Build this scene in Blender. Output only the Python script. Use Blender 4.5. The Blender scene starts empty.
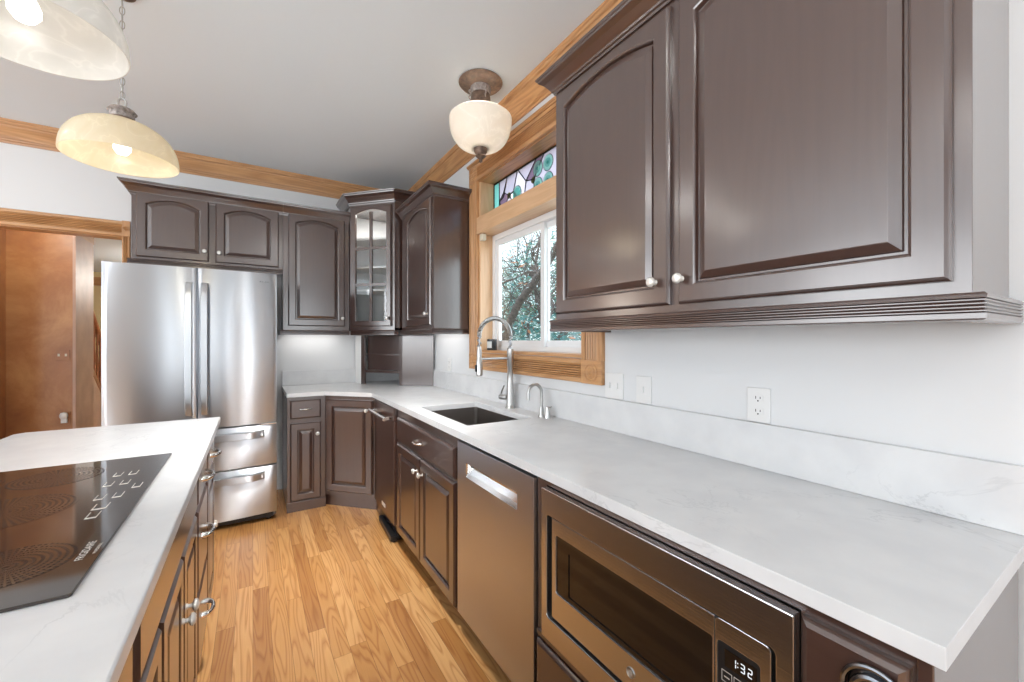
import bpy, bmesh, math, random
from mathutils import Vector, Matrix
random.seed(7)
S = bpy.context.scene
COL = S.collection
PI = math.pi

# ------------------------------------------------------------------ camera
CAM_H = 1.342; YAW = 0.554
cd = bpy.data.cameras.new('camera'); cam = bpy.data.objects.new('camera', cd); COL.objects.link(cam)
cam.location = (0, 0, CAM_H); cam.rotation_euler = (PI/2, 0, -YAW)
cd.sensor_width = 36; cd.lens = 414.0*36/1024; cd.clip_start = 0.02
cd.shift_x = (512-509)/1024.0; cd.shift_y = (340-341)/1024.0
S.camera = cam
S.view_settings.view_transform = 'Standard'; S.view_settings.look = 'None'
S.view_settings.gamma = 1; S.view_settings.use_curve_mapping = False
S.view_settings.exposure = 0.0

# ------------------------------------------------------------------ world, window daylight and added unseen fill lights
W = bpy.data.worlds.new('sky'); S.world = W; W.use_nodes = True
wn = W.node_tree.nodes; wl = W.node_tree.links
bg = wn['Background']; bg.inputs['Strength'].default_value = 2.6
tc = wn.new('ShaderNodeTexCoord'); sx = wn.new('ShaderNodeSeparateXYZ'); cr = wn.new('ShaderNodeValToRGB')
wl.new(tc.outputs['Generated'], sx.inputs[0]); wl.new(sx.outputs['Z'], cr.inputs[0]); wl.new(cr.outputs[0], bg.inputs['Color'])
cr.color_ramp.elements[0].color = (.80, .86, .90, 1); cr.color_ramp.elements[1].color = (.62, .78, 1, 1)

def area(name, loc, rot, sx_, sy_, power, color=(1, 1, 1)):
    l = bpy.data.lights.new(name, 'AREA'); l.shape = 'RECTANGLE'; l.size = sx_; l.size_y = sy_; l.energy = power; l.color = color
    o = bpy.data.objects.new(name, l); COL.objects.link(o); o.location = loc; o.rotation_euler = rot
    return o
area('left_window_fill', (-4.35, 0.6, 1.75), (0, -PI/2-.45, 0), 1.5, 4.8, 115, (.94, .97, 1))  # fill added at the unseen left windows, tilted up to brighten the ceiling
for xx_, ww_, pp_ in ((-3.75, .8, 75), (-1.275, .40, 10), (-.775, .2, 5), (-.15, .36, 10), (.95, .5, 16)):  # outer two are added fill; all tilted up to brighten the ceiling
    area('rear_daylight_and_fill', (xx_, -3.32, 1.35), (PI/2+.45, 0, 0), ww_, 2.2, pp_, (.93, .965, 1))
for i_, (lx, ly, lp) in enumerate(((.28, 1.45, 17), (.30, .1, 6), (-1.9, .6, 5), (-1.9, 2.8, 6), (.2, -1.4, 5))):  # fill lights added out of view at ceiling height to brighten floor and counters
    lo = area('unseen_ceiling_fill', (lx, ly, 2.832), (math.radians(24) if i_ == 0 else 0, 0, 0), .16, .16, lp, (1, .98, .95)); lo.data.shape = 'DISK'
    if i_ == 0: lo.data.spread = math.radians(62)
area('daylight_sink_window', (1.85, 2.1, 1.85), (0, PI/2, 0), 1.1, 1.0, 10, (.92, .97, 1))

# ------------------------------------------------------------------ material helpers
MAT = {}
def newmat(name):
    m = bpy.data.materials.new(name); m.use_nodes = True
    MAT[name] = m
    return m, m.node_tree.nodes, m.node_tree.links, m.node_tree.nodes['Principled BSDF']
def pbr(name, col, rough=.5, metal=0, spec=.5, coat=0, aniso=0, noise=0, nscale=8, bump=0, bscale=60):
    m, n, l, p = newmat(name)
    p.inputs['Base Color'].default_value = (*col, 1); p.inputs['Roughness'].default_value = rough
    p.inputs['Metallic'].default_value = metal; p.inputs['Specular IOR Level'].default_value = spec
    p.inputs['Coat Weight'].default_value = coat; p.inputs['Coat Roughness'].default_value = .15
    t = n.new('ShaderNodeTexCoord')
    if noise:
        x = n.new('ShaderNodeTexNoise'); x.inputs['Scale'].default_value = nscale; x.inputs['Detail'].default_value = 4
        r = n.new('ShaderNodeValToRGB')
        r.color_ramp.elements[0].position = .3; r.color_ramp.elements[1].position = .7
        r.color_ramp.elements[0].color = (*[c*(1-noise) for c in col], 1); r.color_ramp.elements[1].color = (*[min(1, c*(1+noise)) for c in col], 1)
        l.new(t.outputs['Object'], x.inputs['Vector']); l.new(x.outputs['Fac'], r.inputs[0]); l.new(r.outputs[0], p.inputs['Base Color'])
    if bump:
        x = n.new('ShaderNodeTexNoise'); x.inputs['Scale'].default_value = bscale; b = n.new('ShaderNodeBump')
        b.inputs['Strength'].default_value = bump; b.inputs['Distance'].default_value = .002
        l.new(t.outputs['Object'], x.inputs['Vector']); l.new(x.outputs['Fac'], b.inputs['Height']); l.new(b.outputs[0], p.inputs['Normal'])
    return m
def math_node(n, l, op, a, b=None, c=None):
    x = n.new('ShaderNodeMath'); x.operation = op
    for i, v in enumerate((a, b, c)):
        if v is None: continue
        if isinstance(v, (int, float)): x.inputs[i].default_value = v
        else: l.new(v, x.inputs[i])
    return x.outputs[0]
def ramp(n, l, fac, stops):
    r = n.new('ShaderNodeValToRGB'); e = r.color_ramp.elements
    while len(e) < len(stops): e.new(.5)
    for i, (p, c) in enumerate(stops):
        e[i].position = p; e[i].color = (*c, 1) if len(c) == 3 else c
    l.new(fac, r.inputs[0]); return r.outputs[0]
def mix(n, l, f, a, b, mode='MIX'):
    x = n.new('ShaderNodeMix'); x.data_type = 'RGBA'; x.blend_type = mode
    for s, v in ((x.inputs[0], f), (x.inputs[6], a), (x.inputs[7], b)):
        if isinstance(v, (int, float)): s.default_value = v
        elif isinstance(v, tuple): s.default_value = (*v, 1)
        else: l.new(v, s)
    return x.outputs[2]

def wood(name, axis, light, dark, rough=.35, rings=9, coat=.2, sc=1.0):
    """grain running along axis (0 x, 1 y, 2 z); contour lines of a stretched noise give cathedral figure"""
    m, n, l, p = newmat(name)
    t = n.new('ShaderNodeTexCoord'); mp = n.new('ShaderNodeMapping')
    s = [9*sc, 9*sc, 9*sc]; s[axis] = .9*sc
    mp.inputs['Scale'].default_value = s; l.new(t.outputs['Object'], mp.inputs[0])
    x = n.new('ShaderNodeTexNoise'); x.inputs['Scale'].default_value = 1; x.inputs['Detail'].default_value = 1.5; l.new(mp.outputs[0], x.inputs['Vector'])
    f = math_node(n, l, 'PINGPONG', math_node(n, l, 'MULTIPLY', x.outputs['Fac'], rings), .5)
    f = math_node(n, l, 'MULTIPLY', f, 2)
    mp2 = n.new('ShaderNodeMapping'); s2 = [160, 160, 160]; s2[axis] = 5
    mp2.inputs['Scale'].default_value = s2; l.new(t.outputs['Object'], mp2.inputs[0])
    y = n.new('ShaderNodeTexNoise'); y.inputs['Scale'].default_value = 1; l.new(mp2.outputs[0], y.inputs['Vector'])
    g = math_node(n, l, 'MULTIPLY', y.outputs['Fac'], .55); h = math_node(n, l, 'MULTIPLY_ADD', f, .28, math_node(n, l, 'ADD', g, .08))
    c = ramp(n, l, h, [(.2, dark), (.62, light)])
    l.new(c, p.inputs['Base Color']); p.inputs['Roughness'].default_value = rough; p.inputs['Coat Weight'].default_value = coat
    p.inputs['Coat Roughness'].default_value = .2
    return m
OL, OD = (.56, .30, .13), (.36, .165, .06)
for i, a in enumerate('xyz'):
    wood('oak_'+a, i, OL, OD)
    wood('oak_pale_'+a, i, (.70, .45, .26), (.60, .36, .19))
wood('stair_wood', 2, (.30, .10, .035), (.17, .05, .02))
for i, a in enumerate('xyz'):
    m = wood('cabinet_'+a, i, (.060, .0295, .0225), (.054, .026, .0195), rough=.28, coat=1.0)
    m.node_tree.nodes['Principled BSDF'].inputs['Coat IOR'].default_value = 1.85
pbr('cabinet_inside', (.84, .84, .83), .5)
pbr('wall_paint', (.70, .71, .72), .55, bump=.06, bscale=90)
pbr('rear_darkened_paint', (.26, .25, .235), .6)  # unseen rear wall darkened so the refrigerator mirrors a dim room behind
pbr('ceiling_paint', (.84, .93, 1.0), .8)
pbr('white_vinyl', (.80, .81, .82), .35)
pbr('white_plastic', (.76, .76, .755), .3)
pbr('ivory', (.72, .68, .56), .4)
pbr('black_plastic', (.012, .012, .013), .35)
pbr('dark_gap', (.006, .005, .005), .7)
pbr('chrome', (.80, .79, .77), .13, 1)
pbr('nickel', (.50, .50, .49), .32, 1)
pbr('dark_metal', (.26, .27, .29), .22, 1)
pbr('antique_bronze', (.17, .115, .085), .5, .35, noise=.45, nscale=45, bump=.6, bscale=120)
pbr('bronze_scroll', (.34, .30, .28), .55, .3, noise=.5, nscale=70, bump=1, bscale=90)
pbr('sink_steel', (.22, .195, .18), .36, .85)
pbr('candle_glass', (.035, .04, .045), .15)
pbr('candle_label', (.62, .62, .60), .6)
pbr('lead', (.05, .055, .05), .5, .5)
pbr('cream_wall', (.70, .56, .30), .7)
pbr('hall_wall', (.46, .30, .22), .5, noise=.12, nscale=6)
pbr('bark', (.17, .13, .11), .9, noise=.4, nscale=20)
pbr('grass', (.10, .13, .05), .95, noise=.5, nscale=5)
pbr('knob_ceramic', (.74, .72, .68), .18, .35)
pbr('etched', (.62, .60, .56), .4)
pbr('led', (.0, .0, .0), .4)
_p = MAT['led'].node_tree.nodes['Principled BSDF']; _p.inputs['Emission Color'].default_value = (.95, .97, 1, 1); _p.inputs['Emission Strength'].default_value = 1.0
pbr('bulb_glow', (.9, .9, .9), .4)
_p = MAT['bulb_glow'].node_tree.nodes['Principled BSDF']; _p.inputs['Emission Color'].default_value = (1, .93, .80, 1); _p.inputs['Emission Strength'].default_value = 4.0

def steel(name, col, rough, streak, axis, fine=240, aniso=.0, rot=.0):
    m, n, l, p = newmat(name)
    p.inputs['Base Color'].default_value = (*col, 1); p.inputs['Metallic'].default_value = 1; p.inputs['Roughness'].default_value = rough
    t = n.new('ShaderNodeTexCoord'); mp = n.new('ShaderNodeMapping'); s = [fine]*3; s[axis] = 1.5
    mp.inputs['Scale'].default_value = s; l.new(t.outputs['Object'], mp.inputs[0])
    x = n.new('ShaderNodeTexNoise'); x.inputs['Scale'].default_value = 1; l.new(mp.outputs[0], x.inputs['Vector'])
    b = n.new('ShaderNodeBump'); b.inputs['Strength'].default_value = streak; b.inputs['Distance'].default_value = .001
    l.new(x.outputs['Fac'], b.inputs['Height']); l.new(b.outputs[0], p.inputs['Normal'])
    if aniso:
        tg = n.new('ShaderNodeTangent'); tg.direction_type = 'RADIAL'; tg.axis = 'Z'
        p.inputs['Anisotropic'].default_value = aniso; l.new(tg.outputs[0], p.inputs['Tangent']); p.inputs['Anisotropic Rotation'].default_value = rot
    return m
steel('fridge_steel', (.60, .63, .67), .30, .02, 0, aniso=1.0, rot=.25)
steel('appliance_steel', (.56, .575, .62), .33, .08, 1, aniso=.5)
steel('microwave_steel', (.66, .66, .68), .24, .12, 1, aniso=.6)

def floor_material():
    m, n, l, p = newmat('oak_floor')
    t = n.new('ShaderNodeTexCoord'); s = n.new('ShaderNodeSeparateXYZ'); l.new(t.outputs['Object'], s.inputs[0])
    bw, bl = .072, .95
    fx = math_node(n, l, 'DIVIDE', s.outputs[0], bw); ix = math_node(n, l, 'FLOOR', fx)
    w1 = n.new('ShaderNodeTexWhiteNoise'); w1.noise_dimensions = '1D'; l.new(ix, w1.inputs['W'])
    yo = math_node(n, l, 'ADD', math_node(n, l, 'DIVIDE', s.outputs[1], bl), math_node(n, l, 'MULTIPLY', w1.outputs['Value'], 7.3))
    iy = math_node(n, l, 'FLOOR', yo)
    cb = n.new('ShaderNodeCombineXYZ'); l.new(ix, cb.inputs[0]); l.new(iy, cb.inputs[1])
    w2 = n.new('ShaderNodeTexWhiteNoise'); w2.noise_dimensions = '2D'; l.new(cb.outputs[0], w2.inputs['Vector'])
    rnd = w2.outputs['Value']
    cc = n.new('ShaderNodeCombineXYZ')
    l.new(math_node(n, l, 'MULTIPLY', s.outputs[0], 11), cc.inputs[0])
    l.new(math_node(n, l, 'MULTIPLY', s.outputs[1], .85), cc.inputs[1])
    l.new(math_node(n, l, 'MULTIPLY', rnd, 60), cc.inputs[2])
    x = n.new('ShaderNodeTexNoise'); x.inputs['Scale'].default_value = 1; x.inputs['Detail'].default_value = 2.0; x.inputs['Roughness'].default_value = .45
    l.new(cc.outputs[0], x.inputs['Vector'])
    f = math_node(n, l, 'FRACT', math_node(n, l, 'MULTIPLY', x.outputs['Fac'], 14))
    line = ramp(n, l, f, [(0, (0, 0, 0)), (.30, (.85, .85, .85)), (.75, (1, 1, 1)), (1, (.25, .25, .25))])
    mp = n.new('ShaderNodeMapping'); mp.inputs['Scale'].default_value = (330, 9, 1); l.new(t.outputs['Object'], mp.inputs[0])
    y = n.new('ShaderNodeTexNoise'); y.inputs['Scale'].default_value = 1; l.new(mp.outputs[0], y.inputs['Vector'])
    base = ramp(n, l, rnd, [(0, (.48, .225, .070)), (.25, (.58, .295, .098)), (.65, (.67, .365, .135)), (1, (.76, .45, .19))])
    dark = mix(n, l, 1.0, base, (.68, .53, .42), 'MULTIPLY')
    c = mix(n, l, line, dark, base)
    c = mix(n, l, math_node(n, l, 'MULTIPLY', y.outputs['Fac'], .42), c, dark)
    gx = math_node(n, l, 'PINGPONG', fx, .5); gy = math_node(n, l, 'PINGPONG', yo, .5)
    gap = math_node(n, l, 'MINIMUM', math_node(n, l, 'MULTIPLY', gx, bw), math_node(n, l, 'MULTIPLY', gy, bl))
    gf = math_node(n, l, 'LESS_THAN', gap, .0009)
    c = mix(n, l, math_node(n, l, 'MULTIPLY', gf, .6), c, (.12, .045, .014))
    l.new(c, p.inputs['Base Color']); p.inputs['Roughness'].default_value = .33; p.inputs['Coat Weight'].default_value = .15
    p.inputs['Coat Roughness'].default_value = .2
floor_material()

def quartz():
    m, n, l, p = newmat('white_quartz')
    t = n.new('ShaderNodeTexCoord'); mp = n.new('ShaderNodeMapping'); mp.inputs['Scale'].default_value = (1, .62, 1); mp.inputs['Rotation'].default_value = (0, 0, .5)
    l.new(t.outputs['Object'], mp.inputs[0])
    x = n.new('ShaderNodeTexNoise'); x.inputs['Scale'].default_value = 5.5; x.inputs['Detail'].default_value = 7; x.inputs['Roughness'].default_value = .6; x.inputs['Distortion'].default_value = .7
    l.new(mp.outputs[0], x.inputs['Vector'])
    v = ramp(n, l, x.outputs['Fac'], [(.485, (0, 0, 0)), (.5, (1, 1, 1)), (.515, (0, 0, 0))])
    y = n.new('ShaderNodeTexNoise'); y.inputs['Scale'].default_value = 3.2; y.inputs['Detail'].default_value = 3; l.new(mp.outputs[0], y.inputs['Vector'])
    k = ramp(n, l, y.outputs['Fac'], [(.50, (0, 0, 0)), (.66, (1, 1, 1))])
    z = n.new('ShaderNodeTexNoise'); z.inputs['Scale'].default_value = 9; z.inputs['Detail'].default_value = 5; l.new(t.outputs['Object'], z.inputs['Vector'])
    base = ramp(n, l, z.outputs['Fac'], [(.35, (.64, .645, .655)), (.65, (.70, .705, .71))])
    f = math_node(n, l, 'MULTIPLY', math_node(n, l, 'MULTIPLY', v, k), .36)
    c = mix(n, l, f, base, (.36, .37, .38))
    l.new(c, p.inputs['Base Color']); p.inputs['Roughness'].default_value = .28
quartz()

def venetian():
    m, n, l, p = newmat('venetian_plaster')
    t = n.new('ShaderNodeTexCoord')
    x = n.new('ShaderNodeTexNoise'); x.inputs['Scale'].default_value = 2.2; x.inputs['Detail'].default_value = 8; x.inputs['Roughness'].default_value = .65; x.inputs['Distortion'].default_value = .6
    l.new(t.outputs['Object'], x.inputs['Vector'])
    c = ramp(n, l, x.outputs['Fac'], [(.3, (.24, .085, .028)), (.5, (.36, .15, .05)), (.7, (.50, .26, .10))])
    l.new(c, p.inputs['Base Color']); p.inputs['Roughness'].default_value = .38
venetian()

def glass(name, tint=(1, 1, 1), gloss=.07):
    m, n, l, p = newmat(name); out = n['Material Output']; n.remove(p)
    a = n.new('ShaderNodeBsdfTransparent'); a.inputs[0].default_value = (*tint, 1)
    b = n.new('ShaderNodeBsdfGlossy'); b.inputs['Roughness'].default_value = .02
    x = n.new('ShaderNodeMixShader'); x.inputs[0].default_value = gloss
    l.new(a.outputs[0], x.inputs[1]); l.new(b.outputs[0], x.inputs[2]); l.new(x.outputs[0], out.inputs[0])
    return m
glass('window_glass', (.97, .99, .985)); glass('cabinet_glass', (.96, .97, .97), .06)
def stained(name, col):
    m, n, l, p = newmat(name); out = n['Material Output']
    p.inputs['Base Color'].default_value = (*col, 1); p.inputs['Roughness'].default_value = .15
    a = n.new('ShaderNodeBsdfTranslucent'); a.inputs[0].default_value = (*col, 1)
    t = n.new('ShaderNodeBsdfTransparent'); t.inputs[0].default_value = (*[c*.9 for c in col], 1)
    x = n.new('ShaderNodeMixShader'); x.inputs[0].default_value = .45; l.new(a.outputs[0], x.inputs[1]); l.new(t.outputs[0], x.inputs[2])
    y = n.new('ShaderNodeMixShader'); y.inputs[0].default_value = .75; l.new(p.outputs[0], y.inputs[1]); l.new(x.outputs[0], y.inputs[2])
    l.new(y.outputs[0], out.inputs[0])
stained('glass_lilac', (.72, .70, .78)); stained('glass_plum', (.42, .34, .43)); stained('glass_teal', (.45, .82, .80))
stained('glass_aqua', (.62, 1.0, .92)); stained('glass_deep', (.20, .62, .58)); stained('glass_olive', (.28, .30, .14))
stained('glass_blue', (.22, .48, .62)); stained('glass_white', (.88, .85, .92))

def alabaster(name, col, dark, trans=.55, em=0):
    m, n, l, p = newmat(name); out = n['Material Output']
    t = n.new('ShaderNodeTexCoord')
    x = n.new('ShaderNodeTexNoise'); x.inputs['Scale'].default_value = 6; x.inputs['Detail'].default_value = 3; x.inputs['Distortion'].default_value = 1.6
    l.new(t.outputs['Object'], x.inputs['Vector'])
    c = ramp(n, l, x.outputs['Fac'], [(.35, dark), (.48, col), (.505, tuple(min(1, q*1.07) for q in col)), (.53, col), (.75, dark)])
    l.new(c, p.inputs['Base Color']); p.inputs['Roughness'].default_value = .2
    a = n.new('ShaderNodeBsdfTranslucent'); l.new(c, a.inputs[0])
    y = n.new('ShaderNodeMixShader'); y.inputs[0].default_value = trans; l.new(p.outputs[0], y.inputs[1]); l.new(a.outputs[0], y.inputs[2])
    l.new(y.outputs[0], out.inputs[0])
alabaster('alabaster_warm', (.88, .83, .70), (.85, .79, .64), .5)
alabaster('alabaster_white', (.82, .82, .80), (.77, .77, .75), .5)
alabaster('alabaster_bowl', (.88, .86, .82), (.86, .83, .78), .5)

def leaf(name, col):
    m, n, l, p = newmat(name); out = n['Material Output']
    p.inputs['Base Color'].default_value = (*col, 1); p.inputs['Roughness'].default_value = .6
    a = n.new('ShaderNodeBsdfTranslucent'); a.inputs[0].default_value = (*col, 1)
    y = n.new('ShaderNodeMixShader'); y.inputs[0].default_value = .35; l.new(p.outputs[0], y.inputs[1]); l.new(a.outputs[0], y.inputs[2])
    l.new(y.outputs[0], out.inputs[0])
leaf('leaf_teal', (.13, .33, .30)); leaf('leaf_green', (.20, .34, .22)); leaf('leaf_orange', (.72, .30, .14)); leaf('leaf_pale', (.66, .76, .70))

def cooktop():
    m, n, l, p = newmat('cooktop_glass')
    p.inputs['Base Color'].default_value = (.035, .026, .022, 1); p.inputs['Roughness'].default_value = .06; p.inputs['Specular IOR Level'].default_value = .75
cooktop()
def burner():
    m, n, l, p = newmat('burner_print')
    t = n.new('ShaderNodeTexCoord'); s = n.new('ShaderNodeSeparateXYZ'); l.new(t.outputs['Object'], s.inputs[0])
    r = math_node(n, l, 'SQRT', math_node(n, l, 'ADD', math_node(n, l, 'POWER', s.outputs[0], 2), math_node(n, l, 'POWER', s.outputs[1], 2)))
    a = math_node(n, l, 'ARCTAN2', s.outputs[1], s.outputs[0])
    rr = math_node(n, l, 'FRACT', math_node(n, l, 'DIVIDE', r, .0105)); aa = math_node(n, l, 'FRACT', math_node(n, l, 'MULTIPLY', a, 56/(2*PI)))
    d = math_node(n, l, 'MULTIPLY', math_node(n, l, 'LESS_THAN', rr, .5), math_node(n, l, 'LESS_THAN', aa, .62))
    c = mix(n, l, d, (.050, .032, .024), (.030, .018, .014))
    l.new(c, p.inputs['Base Color']); l.new(math_node(n, l, 'MULTIPLY_ADD', d, .5, .07), p.inputs['Roughness']); l.new(math_node(n, l, 'MULTIPLY_ADD', d, -.6, .7), p.inputs['Specular IOR Level'])
burner()
pbr('dark_window_glass', (.012, .008, .006), .05, 0, .6)

# ------------------------------------------------------------------ mesh helpers
def root_loc(o):
    v = Vector((0, 0, 0))
    while o: v += o.location; o = o.parent
    return v
class MB:
    def __init__(s): s.b = bmesh.new()
    def box(s, x0, x1, y0, y1, z0, z1, M=None):
        v = [s.b.verts.new(Vector((x, y, z)) if M is None else M @ Vector((x, y, z))) for x in (x0, x1) for y in (y0, y1) for z in (z0, z1)]
        for f in ((0, 1, 3, 2), (4, 6, 7, 5), (0, 4, 5, 1), (2, 3, 7, 6), (0, 2, 6, 4), (1, 5, 7, 3)): s.b.faces.new([v[i] for i in f])
        return s
    def prism(s, poly, z0, z1):
        a = [s.b.verts.new((x, y, z0)) for x, y in poly]; c = [s.b.verts.new((x, y, z1)) for x, y in poly]
        s.b.faces.new(a[::-1]); s.b.faces.new(c); k = len(poly)
        for i in range(k): s.b.faces.new((a[i], a[(i+1) % k], c[(i+1) % k], c[i]))
        return s
    def loops(s, L, cap0=True, cap1=True, closed=False):
        R = [[s.b.verts.new(p) for p in q] for q in L]; k = len(R[0])
        pairs = list(zip(R, R[1:])) + ([(R[-1], R[0])] if closed else [])
        for a, c in pairs:
            for i in range(k): s.b.faces.new((a[i], a[(i+1) % k], c[(i+1) % k], c[i]))
        if cap0 and not closed: s.b.faces.new(R[0][::-1])
        if cap1 and not closed: s.b.faces.new(R[-1])
        return s
    def tube(s, pts, r, n=10, closed=False):
        pts = [Vector(p) for p in pts]; k = len(pts); L = []; up = None
        for i, p in enumerate(pts):
            a = pts[(i-1) % k] if (i or closed) else p; c = pts[(i+1) % k] if (i < k-1 or closed) else p
            t = (c-a).normalized()
            if up is None: up = t.orthogonal().normalized()
            up = (up - t*up.dot(t)).normalized(); w = t.cross(up)
            rr = r[i] if isinstance(r, (list, tuple)) else r
            L.append([p + (up*math.cos(q*2*PI/n) + w*math.sin(q*2*PI/n))*rr for q in range(n)])
        return s.loops(L, closed=closed)
    def lathe(s, prof, o, axis=(0, 0, 1), n=32, open_=False):
        o = Vector(o); ax = Vector(axis).normalized(); u = ax.orthogonal().normalized(); w = ax.cross(u); L = []
        for r, h in prof: L.append([o + ax*h + (u*math.cos(q*2*PI/n) + w*math.sin(q*2*PI/n))*max(r, 1e-4) for q in range(n)])
        return s.loops(L, not open_, not open_)
    def sweep(s, prof, path, closed=False, flip=False):
        """prof (out, z) swept along xy path; out is to the right of travel"""
        P = [Vector((p[0], p[1])) for p in path]; k = len(P); L = []
        for i in range(k):
            d0 = (P[i]-P[i-1]).normalized() if (i or closed) else None
            d1 = (P[(i+1) % k]-P[i]).normalized() if (i < k-1 or closed) else None
            d0 = d0 or d1; d1 = d1 or d0
            n0 = Vector((d0.y, -d0.x)); n1 = Vector((d1.y, -d1.x)); m_ = (n0+n1)
            m_ = m_ / max(.2, m_.dot(n0)) if m_.length > 1e-6 else n0
            L.append([Vector((P[i].x+m_.x*a, P[i].y+m_.y*a, z)) for a, z in prof])
        return s.loops(L, closed=closed)
    def plate(s, outer, holes, M, t):
        """polygon with holes in local xy, thickness t along +z, placed by matrix M"""
        b2 = bmesh.new(); es = []
        for lp in [outer]+holes:
            vs = [b2.verts.new((p[0], p[1], 0)) for p in lp]
            for i in range(len(vs)): es.append(b2.edges.new((vs[i], vs[(i+1) % len(vs)])))
        bmesh.ops.triangle_fill(b2, edges=es, use_beauty=True)
        for f in b2.faces:
            if f.normal.z < 0: f.normal_flip()
        bmesh.ops.dissolve_limit(b2, angle_limit=.01, verts=b2.verts, edges=[e for e in b2.edges if len(e.link_faces) == 2])
        r = bmesh.ops.extrude_face_region(b2, geom=b2.faces[:])
        for v in r['geom']:
            if isinstance(v, bmesh.types.BMVert): v.co.z += t
        b2.verts.index_update(); mp = {v: s.b.verts.new(M @ v.co) for v in b2.verts}
        for f in b2.faces: 
            try: s.b.faces.new([mp[v] for v in f.verts])
            except ValueError: pass
        b2.free(); return s
    def build(s, name, mat, parent=None, bevel=0, smooth=False, seg=2, origin=None):
        bmesh.ops.recalc_face_normals(s.b, faces=s.b.faces)
        off = root_loc(parent) if parent else Vector((0, 0, 0))
        if origin is not None and parent is None: off = Vector(origin)
        for v in s.b.verts: v.co -= off
        me = bpy.data.meshes.new(name); s.b.to_mesh(me); s.b.free()
        o = bpy.data.objects.new(name, me); COL.objects.link(o); me.materials.append(MAT[mat])
        if parent: o.parent = parent
        elif origin is not None: o.location = origin
        if smooth:
            for f in me.polygons: f.use_smooth = True
            try: me.set_sharp_from_angle(angle=math.radians(38))
            except Exception: pass
        if bevel:
            q = o.modifiers.new('bevel', 'BEVEL'); q.width = bevel; q.segments = seg; q.limit_method = 'ANGLE'; q.angle_limit = math.radians(40)
            q.harden_normals = False
        return o
def root(name, loc, label=None, cat=None, group=None, kind=None):
    o = bpy.data.objects.new(name, None); COL.objects.link(o); o.location = loc; o.empty_display_size = .1
    return tag(o, label, cat, group, kind)
def tag(o, label=None, cat=None, group=None, kind=None):
    for k, v in (('label', label), ('category', cat), ('group', group), ('kind', kind)):
        if v: o[k] = v
    return o
def struct(o): o['kind'] = 'structure'; return o
def V(*a): return Vector(a)
Z = Vector((0, 0, 1))

def panel_loop(O, U, N, w, h, inset, depth, arch, K=14):
    """rectangle inset by inset, at depth along N; top edge follows an arch of rise arch"""
    x0, x1, z0, z1 = inset, w-inset, inset, h-inset
    if arch: z1 += .020
    pts = [(x0, z0), (x1, z0)]
    for i in range(K+1):
        t = i/K; x = x1+(x0-x1)*t
        pts.append((x, z1-arch*(2*t-1)**2 if arch else z1))
    return [O+U*x+Z*z+N*depth for x, z in pts]
def raised_door(parent, O, U, N, w, h, arch=.0, name='door', t=.020, fr=.056, mat='cabinet_z', label=None):
    O = V(*O); b = MB(); L = []
    ar = 0
    for ins, dep, a in ((0, 0, 0), (0, t*.55, 0), (.003, t*.75, 0), (.008, t, 0), (fr-.004, t, arch), (fr, t-.002, arch), (fr+.002, t-.006, arch),
                        (fr+.0045, t-.0145, arch), (fr+.0095, t-.0145, arch), (fr+.0115, t-.009, arch), (fr+.030, t-.0015, arch), (fr+.032, t-.001, arch)):
        if min(w, h)-2*ins < .012: break
        L.append(panel_loop(O, U, N, w, h, ins, dep, a))
    b.loops(L)
    o = b.build(name, mat, parent, smooth=False)
    for f in o.data.polygons: f.use_smooth = False
    if label: o['label'] = label
    return o
def slab_front(parent, O, U, N, w, h, name='drawer', t=.020, mat='cabinet_y'):
    O = V(*O); b = MB()
    L = [panel_loop(O, U, N, w, h, i, d, 0, 2) for i, d in ((0, 0), (0, t*.5), (.004, t*.75), (.011, t))]
    return b.loops(L).build(name, mat, parent)
def knob(parent, p, N, r=.0155, mat='knob_ceramic'):
    b = MB(); b.lathe([(r*.55, 0), (r*.5, .003), (r*.33, .006), (r*.33, .014), (r*.7, .017), (r, .021), (r*.98, .026), (r*.7, .031), (0, .033)], p, N, 20)
    return b.build('knob', mat, parent, smooth=True)
def bow_pull(parent, c, U, N, w=.085, out=.028, r=.0048, mat='chrome', name='pull'):
    c = V(*c); b = MB(); pts = []
    for i in range(17):
        t = i/16*PI; pts.append(c+U*(-w/2*math.cos(t))+N*(out*math.sin(t)**.6 if 0 < i < 16 else 0))
    b.tube(pts, [r*(.9+.9*abs(math.cos(i/16*PI))**6 + .35*math.sin(i/16*PI)**4) for i in range(17)], 10)
    for s in (-1, 1): b.lathe([(.008, 0), (.008, .003), (.005, .006)], c+U*(s*w/2), N, 14)
    return b.build(name, mat, parent, smooth=True)

RX = 1.395      # right wall
BY = 4.24       # back wall
CZ = 2.84       # ceiling
CT = .93        # counter top
UL = -V(0, 1, 0)  # along right-hand fronts, seen from the room: left edge is at the larger y

# ------------------------------------------------------------------ shell
def slab(name, x0, x1, y0, y1, z0, z1, mat): return struct(MB().box(x0, x1, y0, y1, z0, z1).build(name, mat))
slab('floor', -4.4, 1.55, -3.4, 9.2, -.1, 0, 'oak_floor')
slab('ceiling', -4.4, 1.55, -3.4, BY+.12, CZ, CZ+.1, 'ceiling_paint')
slab('ceiling_hall', -4.4, 1.55, BY+.12, 9.2, 2.42, 2.52, 'ceiling_paint')
WY0, WY1, WZ0, WZ1 = 1.545, 2.66, 1.252, 2.500
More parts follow.
